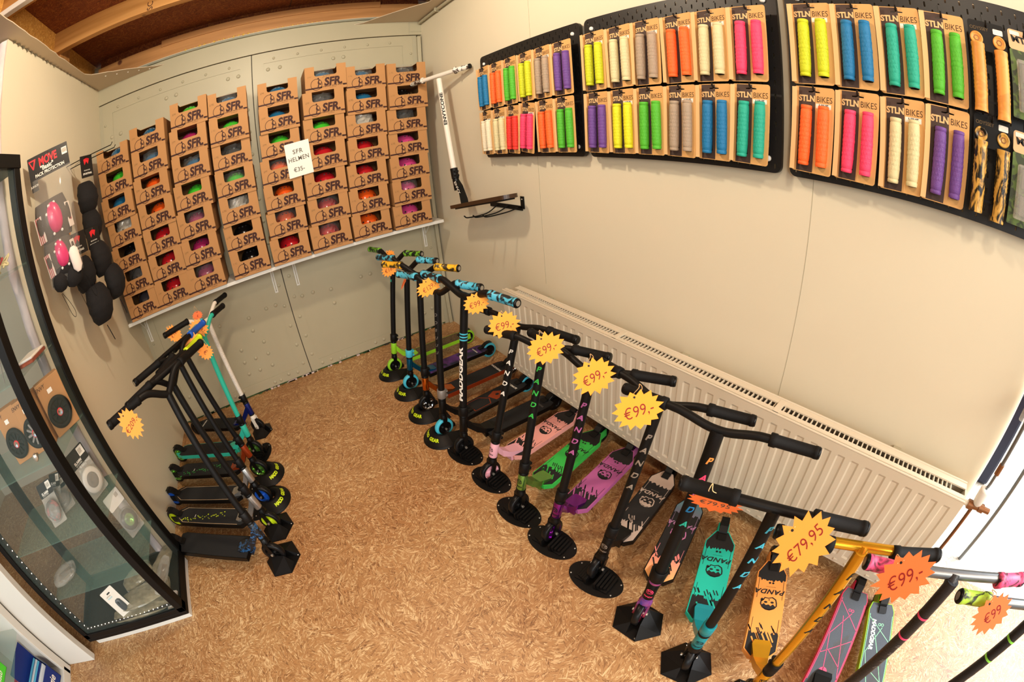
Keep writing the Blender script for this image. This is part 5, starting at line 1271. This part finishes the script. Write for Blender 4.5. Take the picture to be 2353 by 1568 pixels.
knee_pack(-.60, 1.81, .13, 'black pad pack with a red header hanging highest, right next to the boxes', [(-.03, -.21, .0, 1.0, .0), (-.03, -.345, .0, .95, 0)], face=(.55, .85, 0))
knee_pack(-.82, 1.455, .10, 'black pad pack with a red header, left one of the lower pair', [(-.01, -.19, .0, 1.0, 0), (.02, -.345, .015, 1.15, 0)], face=(.6, .8, 0), hdr=(.11, .10))
knee_pack(-.69, 1.452, .14, 'black pad pack with a red header, right one of the lower pair', [(.01, -.16, .0, 1.05, .3), (.05, -.29, .015, 1.05, .3)], face=(.55, .8, 0), hdr=(.09, .10))
# long wire hooks
for i, (y, z, l) in enumerate(((-.61, 1.80, .30), (-.56, 1.79, .30))):
    b = MB(); b.tube([(0, 0, 0), (l, 0, 0), (l + .01, 0, .012)], .0025, 'black_metal', 8); o = b.build('wire_hook'); o.location = (0, y, z); tag(o, 'black wire hook sticking out of the left wall by the boxes, ' + ('left' if i == 0 else 'right') + ' one of two', 'hook')

# ================================================================== GLASS CABINET
CX0, CX1, CY0, CY1, CZ0, CZ1 = -.63, .108, -1.67, -1.295, .05, 1.80
cab = empty('glass_cabinet', ((CX0 + CX1) / 2, (CY0 + CY1) / 2, 0), 'tall black framed glass cabinet at the end of the left wall', 'cabinet')
CI = Matrix.Translation((-(CX0 + CX1) / 2, -(CY0 + CY1) / 2, 0))
b = MB(X=CI); b.bbox((CX0 + .02, CY0 + .025, 0), (CX1 - .02, CY1 - .02, .05), 'shelf_white', .002); b.build('plinth', cab)
t_ = .040
b = MB(X=CI); b.bbox((CX0, CY0, CZ0), (CX1, CY1, CZ0 + .022), 'black_satin', .003)
for (a0, a1, b0, b1) in ((CX0, CX1, CY0, CY0 + .012), (CX0, CX1, CY1 - .012, CY1), (CX0, CX0 + .012, CY0, CY1), (CX1 - .012, CX1, CY0, CY1)): b.bbox((a0, b0, CZ0 + .02), (a1, b1, CZ0 + .05), 'black_satin', .002)
b.build('base', cab)
b = MB(X=CI); b.bbox((CX0 - .004, CY0 - .004, CZ1 - .05), (CX1 + .004, CY1 + .004, CZ1), 'black_satin', .003); b.build('top', cab)
for x in (CX0, CX1 - t_):
    for y in (CY0, CY1 - t_ * 1.2):
        b = MB(X=CI); b.bbox((x, y, CZ0 + .02), (x + t_, y + t_ * 1.2, CZ1 - .04), 'black_satin', .003); b.build('post', cab)
b = MB(X=CI); b.box((CX1 - .010, CY0 + t_, CZ0 + .05), (CX1 - .006, CY1 - t_, CZ1 - .05), 'cabinet_glass'); b.build('side_glass', cab)
b = MB(X=CI); b.box((CX0 + .006, CY0 + t_, CZ0 + .05), (CX0 + .010, CY1 - t_, CZ1 - .05), 'cabinet_glass'); b.build('side_glass', cab)
b = MB(X=CI); b.box((CX0 + t_, CY1 - .010, CZ0 + .05), (CX1 - t_, CY1 - .006, CZ1 - .05), 'cabinet_glass'); b.build('back_glass', cab)
for i, (a0, a1) in enumerate(((CX0 + t_, (CX0 + CX1) / 2 - .002), ((CX0 + CX1) / 2 + .002, CX1 - t_))):
    b = MB(X=CI); b.box((a0, CY0 + .006, CZ0 + .05), (a1, CY0 + .010, CZ1 - .05), 'cabinet_glass'); d_ = b.build('door', cab)
    kx = a1 - .03 if i == 1 else a0 + .03
    b = MB(X=CI @ frame((CX1 - t_ - .045 if i else CX0 + t_ + .045, CY0 + .004, .905), (1, 0, 0), (0, 0, 1))); b.lathe([(.005, 0), (.005, .012), (.013, .016), (.014, .024), (.011, .027), (.0005, .028)], 'brass_polished' if 'brass_polished' in MATS else 'bolt', seg=18); b.build('knob', d_)
for i, z in enumerate((.30, .56, .84, 1.12, 1.42)):
    b = MB(X=CI); b.box((CX0 + .03, CY0 + .04, z), (CX1 - .014, CY1 - .03, z + .005), 'shelf_glass'); b.build('glass_shelf', cab)
M('led', '#fff4e0', .4, emit=3.0); M('strip_brown', '#2a1c18', .5)
b = MB(X=CI); b.box((CX0 + .03, CY0 + .03, CZ0 + .046), (CX1 - .03, CY0 + .045, CZ0 + .049), 'strip_brown')
for k in range(22): b.box((CX0 + .045 + .030 * k, CY0 + .0355, CZ0 + .049), (CX0 + .049 + .030 * k, CY0 + .0395, CZ0 + .0505), 'led')
b.build('light_strip', cab)
b = MB(X=CI); b.box((CX0 + t_, CY0 + .03, CZ0 + .05), (CX0 + t_ + .003, CY0 + .048, CZ1 - .06), 'strip_brown')
for k in range(52): b.box((CX0 + t_ + .003, CY0 + .037, CZ0 + .07 + .032 * k), (CX0 + t_ + .0045, CY0 + .041, CZ0 + .074 + .032 * k), 'led')
b.build('light_strip', cab)
# things in the cabinet
def place(o, label, cat, group=None): return tag(o, label, cat, group)
for i, (x, y, c) in enumerate(((-.17, -1.50, 0), (-.04, -1.495, 1), (.045 + .0, -1.42, 0))):
    r = empty('wheel_box', (x - (.02 if i < 2 else 0), y, .846), 'kraft box with a spoked scooter wheel, ' + ['leftmost', 'middle', 'rightmost'][i] + ' of three in the cabinet', 'wheel box', rz=[.15, .2, .75][i], group='boxed scooter wheels in the cabinet')
    b = MB(); b.bbox((-.062, -.02, 0), (.062, .03, .20), 'kraft', .003); b.build('carton', r)
    X = frame((-.004, -.0205, .075), (1, 0, 0), (0, 0, 1))
    b = MB(X=X); b.lathe([(.040, 0), (.056, .001), (.058, .008), (.055, .016), (.042, .016), (.040, .006)], 'black_rubber', seg=32)
    for k in range(10): b.box((.014, -.004, .002), (.043, .004, .012), 'grey_clamp' if c == 1 else 'black_metal', X=RZ(2 * PI * k / 10))
    b.lathe([(.043, .002), (.0005, .001)], 'black_ink', seg=24); b.build('wheel', r)
    b = MB(X=X); b.lathe([(.014, .002), (.014, .016), (.011, .017)], 'pack_red', seg=16); b.lathe([(.011, .017), (.004, .016), (.0005, .015)], 'chrome', seg=12); b.build('hub', r)
    b = MB(X=X @ TR(0, .082, .001)); b.plate([rrect(-.012, -.008, .012, .008, .001, 2)], 0, 'white_ink'); b.text('ENVY', .02, 'print_brown', X=TR(-.04, .025, 0), shear=.2); b.build('label_sticker', r)
def clam(loc, label, rz=0, rx=0, w_=.09, h_=.16, col='silver', hdr='black_ink', ring='white_plastic', core='stickgrey', grp='packed wheels and bearings in the cabinet'):
    r = empty('blister_pack', None, label, 'blister pack', group=grp, mat=TR(*loc) @ RZ(rz) @ RX(rx))
    b = MB(X=frame((0, 0, 0), (1, 0, 0), (0, 0, 1))); b.plate([rrect(-w_ / 2, 0, w_ / 2, h_, .006, 3)], .001, 'clear_blister'); b.plate([rrect(-w_ / 2, h_ * .68, w_ / 2, h_, .006, 3)], .0015, hdr); b.text('SLAMM', .014, 'white_ink', X=TR(-.008, h_ * .76, .002), bold=.03); b.text('SCOOTERS', .008, 'white_ink', X=TR(-.008, h_ * .71, .002)); b.plate([[(w_ * .14, h_ * .8), (w_ * .45, h_ * .8), (w_ * .45, h_ * .97), (w_ * .14, h_ * .97)]], 0, 'white_ink', z0=.002)
    for k in range(4): b.box((w_ * .18 + .005 * k, h_ * .84, .0021), (w_ * .18 + .002 + .005 * k, h_ * .93, .0022), 'pencil')
    b.build('card', r)
    b = MB(X=frame((0, 0, h_ * .33), (1, 0, 0), (0, 0, 1))); R_ = min(w_, h_ * .62) * .46; b.lathe([(R_ * .55, .002), (R_ * .95, .004), (R_, .012), (R_ * .93, .020), (R_ * .6, .020)], ring, seg=28); b.lathe([(R_ * .58, .018), (R_ * .3, .020), (R_ * .2, .012), (.0005, .012)], core, seg=20); b.build('wheel', r)
    b = MB(X=frame((0, 0, h_ * .33), (1, 0, 0), (0, 0, 1))); b.lathe([(R_ * 1.15, .001), (R_ * 1.12, .020), (R_ * 1.0, .028), (.0005, .029)], 'clear_blister', seg=24); b.build('blister', r)
    return r
clam((.02, -1.44, .567), 'blister pack with a white scooter wheel leaning against the cabinet side glass', rz=.9, rx=-.15, w_=.11, h_=.20, core='stickgrey')
clam((-.045, -1.36, .567), 'blister pack with a green wheel at the back of the middle shelf', rz=.3, rx=-.3, w_=.09, h_=.12, ring='neck_green', hdr='stickgrey')
clam((.02, -1.385, .307), 'tall blister pack with a green-rimmed wheel on the lowest glass shelf', rz=.8, rx=-.25, w_=.10, h_=.20, hdr='white_ink', ring='wheel_black', core='neck_green')
swirl('red_black', '#120a0c', '#a01c28', .3, 30, .45, .55)
for i, (x, y, rz_, c) in enumerate(((-.24, -1.53, .3, 'red_black'), (-.28, -1.47, -.2, 'strap_black'), (-.20, -1.46, .6, 'strap_black'))):
    clam((x, y, .567), ['crinkled clear bag with red and black parts under a black header card', 'bagged black bearings set lying behind the red one', 'bagged black parts with a folded black header, rightmost of the heap'][i], rz=rz_, rx=-.55 - .3 * i, w_=.09, h_=.17, ring=c, core='stickgrey')
r = empty('mouse_box', None, 'white blister card showing a grey computer mouse standing behind the cabinet door', 'mouse pack', mat=TR(-.245, -1.60, .075) @ RZ(.35) @ RX(-.12) @ RY(-.08))
b = MB(X=frame((0, 0, 0), (1, 0, 0), (0, 0, 1))); b.plate([rrect(-.045, 0, .045, .175, .005, 3), rrect(-.012, .150, .012, .157, .003, 2)], .012, 'white_ink', side='black_ink'); b.build('card', r)
b = MB(X=frame((.008, -.0125, .075), (1, 0, 0), (0, 0, 1))); M('mouse_grey', '#3c4048', .3)
rings = [[(q * .021 * math.cos(2 * PI * j / 20), yy, .012 * q * max(0, math.sin(2 * PI * j / 20)) + .0005) for j in range(20)] for yy, q in ((-.036, .3), (-.03, .75), (-.015, 1.0), (.01, .98), (.028, .85), (.036, .4))]
b.rings(rings, 'mouse_grey'); b.box((-.002, .012, .011), (.002, .028, .014), 'black_ink'); b.build('mouse', r)
b = MB(X=frame((0, -.0127, .0), (1, 0, 0), (0, 0, 1))); b.text('MOUSE', .010, 'sky_blue', X=TR(-.012, .132, 0)); b.text('OPTICAL', .008, 'pencil', X=TR(-.012, .142, 0)); b.text('USB', .010, 'pencil', X=TR(.02, .012, 0)); b.build('lettering', r)
r = empty('ruler_pack', (-.12, -1.50, .078), 'long clear pack with a bright green strip lying on the cabinet floor', 'clear pack', rz=.35)
b = MB(); b.bbox((-.11, -.03, 0), (.11, .03, .03), 'clear_blister', .003); b.build('pack', r)
b = MB(); b.box((-.11, -.0335, .0), (.11, -.031, .022), 'tape_green'); b.box((-.09, -.034, .008), (.02, -.0335, .011), 'black_ink'); b.build('strip', r)
M('crinkle', '#9a9278', .15, bump=1.2, bscale=45, coat=.6, alpha=.75, var=.3, vscale=25)
rg = random.Random(8)
def flat_bag(x, y, z, rz_, lx, ly, lz, label, mt='crinkle'):
    b = MB(); rings = []
    for i in range(12):
        t = i / 11; xx = (t - .5) * lx; q = math.sin(PI * (.08 + .84 * t)) ** .35
        rings.append([(xx + rg.uniform(-.003, .003), ly / 2 * q * math.cos(2 * PI * j / 22) + rg.uniform(-.002, .002), lz * (.5 + .5 * q * math.sin(2 * PI * j / 22)) + rg.uniform(-.0015, .0015)) for j in range(22)])
    b.rings(rings, mt, smooth=False); b.box((-lx * .3, -ly * .2, lz * .3), (lx * .3, ly * .2, lz * .5), 'pencil'); o = b.build('parts_bag'); o.location = (x, y, z); o.rotation_euler = (0, 0, rz_)
    return tag(o, label, 'bag', 'crinkled parts bags in the cabinet')
flat_bag(-.17, -1.60, .074, .0, .38, .10, .030, 'long crinkled clear bag lying at the front of the cabinet floor, underneath the other')
flat_bag(-.11, -1.555, .108, .12, .34, .12, .028, 'crinkled clear bag of metal parts lying on top of the front one')
flat_bag(-.02, -1.42, .078, 1.1, .26, .10, .05, 'shiny crinkled bag at the back right of the cabinet floor')
flat_bag(-.17, -1.42, .078, .5, .2, .12, .06, 'dull crinkled bag in the middle of the cabinet floor')
flat_bag(.03, -1.50, .12, 1.3, .20, .07, .04, 'clear tube-like pack leaning on the right side glass', 'clear_blister')
flat_bag(-.50, -1.52, .31, .4, .16, .12, .05, 'crumpled clear bag at the left of the lowest glass shelf', 'clear_blister')
r = flat_bag(.04, -1.60, .074, 1.2, .10, .05, .012, 'small white and copper packet in the front right corner of the cabinet', 'white_ink')
for i, (x, y, z) in enumerate(((-.03, -1.55, 1.126), (.035, -1.44, 1.126), (.02, -1.5, 1.426), (-.05, -1.42, 1.426))):
    if i == 0:
        b = MB()
        for k in range(5): b.tube([(.0, 0, .12), (-.04 + .02 * k, .01 * k, .0)], .0025, 'grey_clamp', 6)
        b.bbox((-.03, .02, 0), (.03, .04, .12), 'deck_brown', .002); o = b.build('spoke_set'); o.location = (x, y, z - .0); tag(o, 'dark card with thin metal rods on the upper cabinet shelf', 'tool pack')
    elif i == 1:
        b = MB(); b.bbox((-.05, -.06, 0), (.05, .06, .012), 'orange_side', .002); b.bbox((-.045, -.055, .012), (.045, .055, .02), 'white_ink', .002); o = b.build('booklet'); o.location = (x, y, z); tag(o, 'flat white and red boxes lying on the upper cabinet shelf', 'box')
    elif i == 2:
        b = MB(); rg2 = random.Random(2)
        for k in range(9):
            c = Vector((rg2.uniform(-.04, .03), rg2.uniform(-.05, .05), 0)); b.tube(cr([c + Vector((rg2.uniform(-.04, .04), rg2.uniform(-.04, .04), .006 + rg2.uniform(0, .05))) for _ in range(6)], 4), .004, ['grip_cream', 'black_satin', 'stripe_red'][k % 3], 6)
        o = b.build('lace_bundle'); o.location = (x, y, z); tag(o, 'tangled bundle of cream, black and red laces on the top glass shelf', 'laces')
    else:
        r = empty('wheel_pack', (x + .01, y - .1, z), 'clear pack of two translucent pink wheels at the top of the cabinet', 'wheel pack')
        M('pink_urethane', '#c8607a', .2, coat=.5)
        for k in (0, 1):
            b = MB(X=frame((0, 0, .04 + .075 * k), (1, 0, 0), (0, 0, 1))); b.lathe([(.018, -.012), (.034, -.012), (.036, 0), (.034, .012), (.018, .012), (.018, -.012)], 'pink_urethane', seg=24); b.build('wheel', r)
        b = MB(); b.bbox((-.045, -.018, 0), (.045, .018, .16), 'clear_blister', .004); b.build('blister', r)

# ================================================================== SWEETS SHELF AT THE LOWER LEFT
b = MB(); b.bbox((-.93, -1.735, 0), (-.655, -1.70, 1.9), 'shelf_white', .003)
tag(b.build('end_panel', loc=(-.79, -1.72, 0)), 'tall white end panel between the glass cabinet and the sweets shelf', 'panel')
su = empty('shelf_unit', (-1.15, -2.05, 0), 'white shelf unit with glass shelves holding boxes of sweets at the lower left corner', 'shelf unit')
SI = TR(1.15, 2.05, 0)
b = MB(X=SI); b.bbox((-1.42, -1.77, 0), (-.90, -1.745, 1.9), 'shelf_white', .002); b.bbox((-.925, -1.795, 0), (-.895, -1.745, 1.9), 'shelf_white', .003)
b.bbox((-1.42, -2.45, 0), (-1.40, -1.745, 1.9), 'shelf_white', .002); b.build('side_panel', su)
b = MB(X=SI); b.bbox((-1.40, -2.45, 0), (-.895, -1.77, .05), 'shelf_white', .004); b.build('base', su)
for z in (.34, .58, .86): b = MB(X=SI); b.box((-1.40, -2.45, z), (-.925, -1.775, z + .006), 'shelf_glass'); b.build('glass_shelf', su)
M('sweet_blue', '#16307c', .3); M('sweet_green', '#4cc832', .35); M('sweet_pale', '#c8d2dc', .4); M('sweet_cyan', '#5ab8e0', .4); M('sweet_yellow', '#e8d84a', .4); M('sweet_pink', '#d86a7a', .4)
def sweet(loc, rz, dims, mt, txt, tm, label, lid=True, ts=.04):
    r = empty('sweets_box', loc, label, 'box', rz, 'boxes of sweets'); w_, d_, h_ = dims
    b = MB(); b.bbox((-w_ / 2, -d_ / 2, 0), (w_ / 2, -d_ / 2 + .004, h_ * .75), mt, .001); b.bbox((-w_ / 2, -d_ / 2, 0), (w_ / 2, d_ / 2, .004), mt, .001); b.bbox((-w_ / 2, d_ / 2 - .004, 0), (w_ / 2, d_ / 2, h_), mt, .001); b.bbox((-w_ / 2, -d_ / 2, 0), (-w_ / 2 + .004, d_ / 2, h_ * .8), mt, .001); b.bbox((w_ / 2 - .004, -d_ / 2, 0), (w_ / 2, d_ / 2, h_ * .8), mt, .001)
    if lid: b.bbox((-w_ / 2, d_ / 2 - .01, h_), (w_ / 2, d_ / 2 - .004, h_ * 1.7), mt, .001)
    b.build('carton', r)
    b = MB(X=frame((0, -d_ / 2 - .0006, h_ * .36), (1, 0, 0), (0, 0, 1))); b.text(txt, ts, tm, shear=.3, bold=.02)
    if lid: b.text(txt, ts, tm, X=TR(0, h_ * 1.0, -d_ + .002), shear=.3, bold=.02)
    b.build('lettering', r)
    rg_ = random.Random(len(label)); n = 6
    for k in range(n):
        b = MB(); b.bbox((-w_ / 2 + .01, -d_ / 2 + .01 + (d_ - .02) * k / n, .01), (w_ / 2 - .01, -d_ / 2 + .01 + (d_ - .02) * (k + .75) / n, h_ * rg_.uniform(.85, .95)), ['sweet_pale', mt, 'sweet_cyan'][k % 3], .003); b.build('wrapped_bar', r)
    return r
sweet((-1.02, -1.90, .052), 1.2, (.20, .14, .13), 'sweet_blue', 'Boogie', 'white_ink', 'dark blue sweets box with white script standing at the front of the sweets shelf', ts=.05)
sweet((-1.02, -2.12, .052), 1.35, (.20, .14, .08), 'sweet_pale', 'yoo', 'sweet_yellow', 'pale blue and yellow sweets box in front of the dark blue one', False)
sweet((-1.24, -1.92, .052), 1.2, (.16, .10, .11), 'sweet_pink', 'mini', 'white_ink', 'pink and turquoise sweets box behind the dark blue one', False)
sweet((-1.10, -2.05, .348), 1.25, (.18, .14, .08), 'sweet_green', 'Balisto', 'white_ink', 'bright green sweets box on the glass shelf', ts=.035)
sweet((-1.10, -2.26, .348), 1.3, (.18, .14, .07), 'sweet_cyan', 'Bounty', 'white_ink', 'light blue sweets box on the glass shelf at the left picture edge', False)
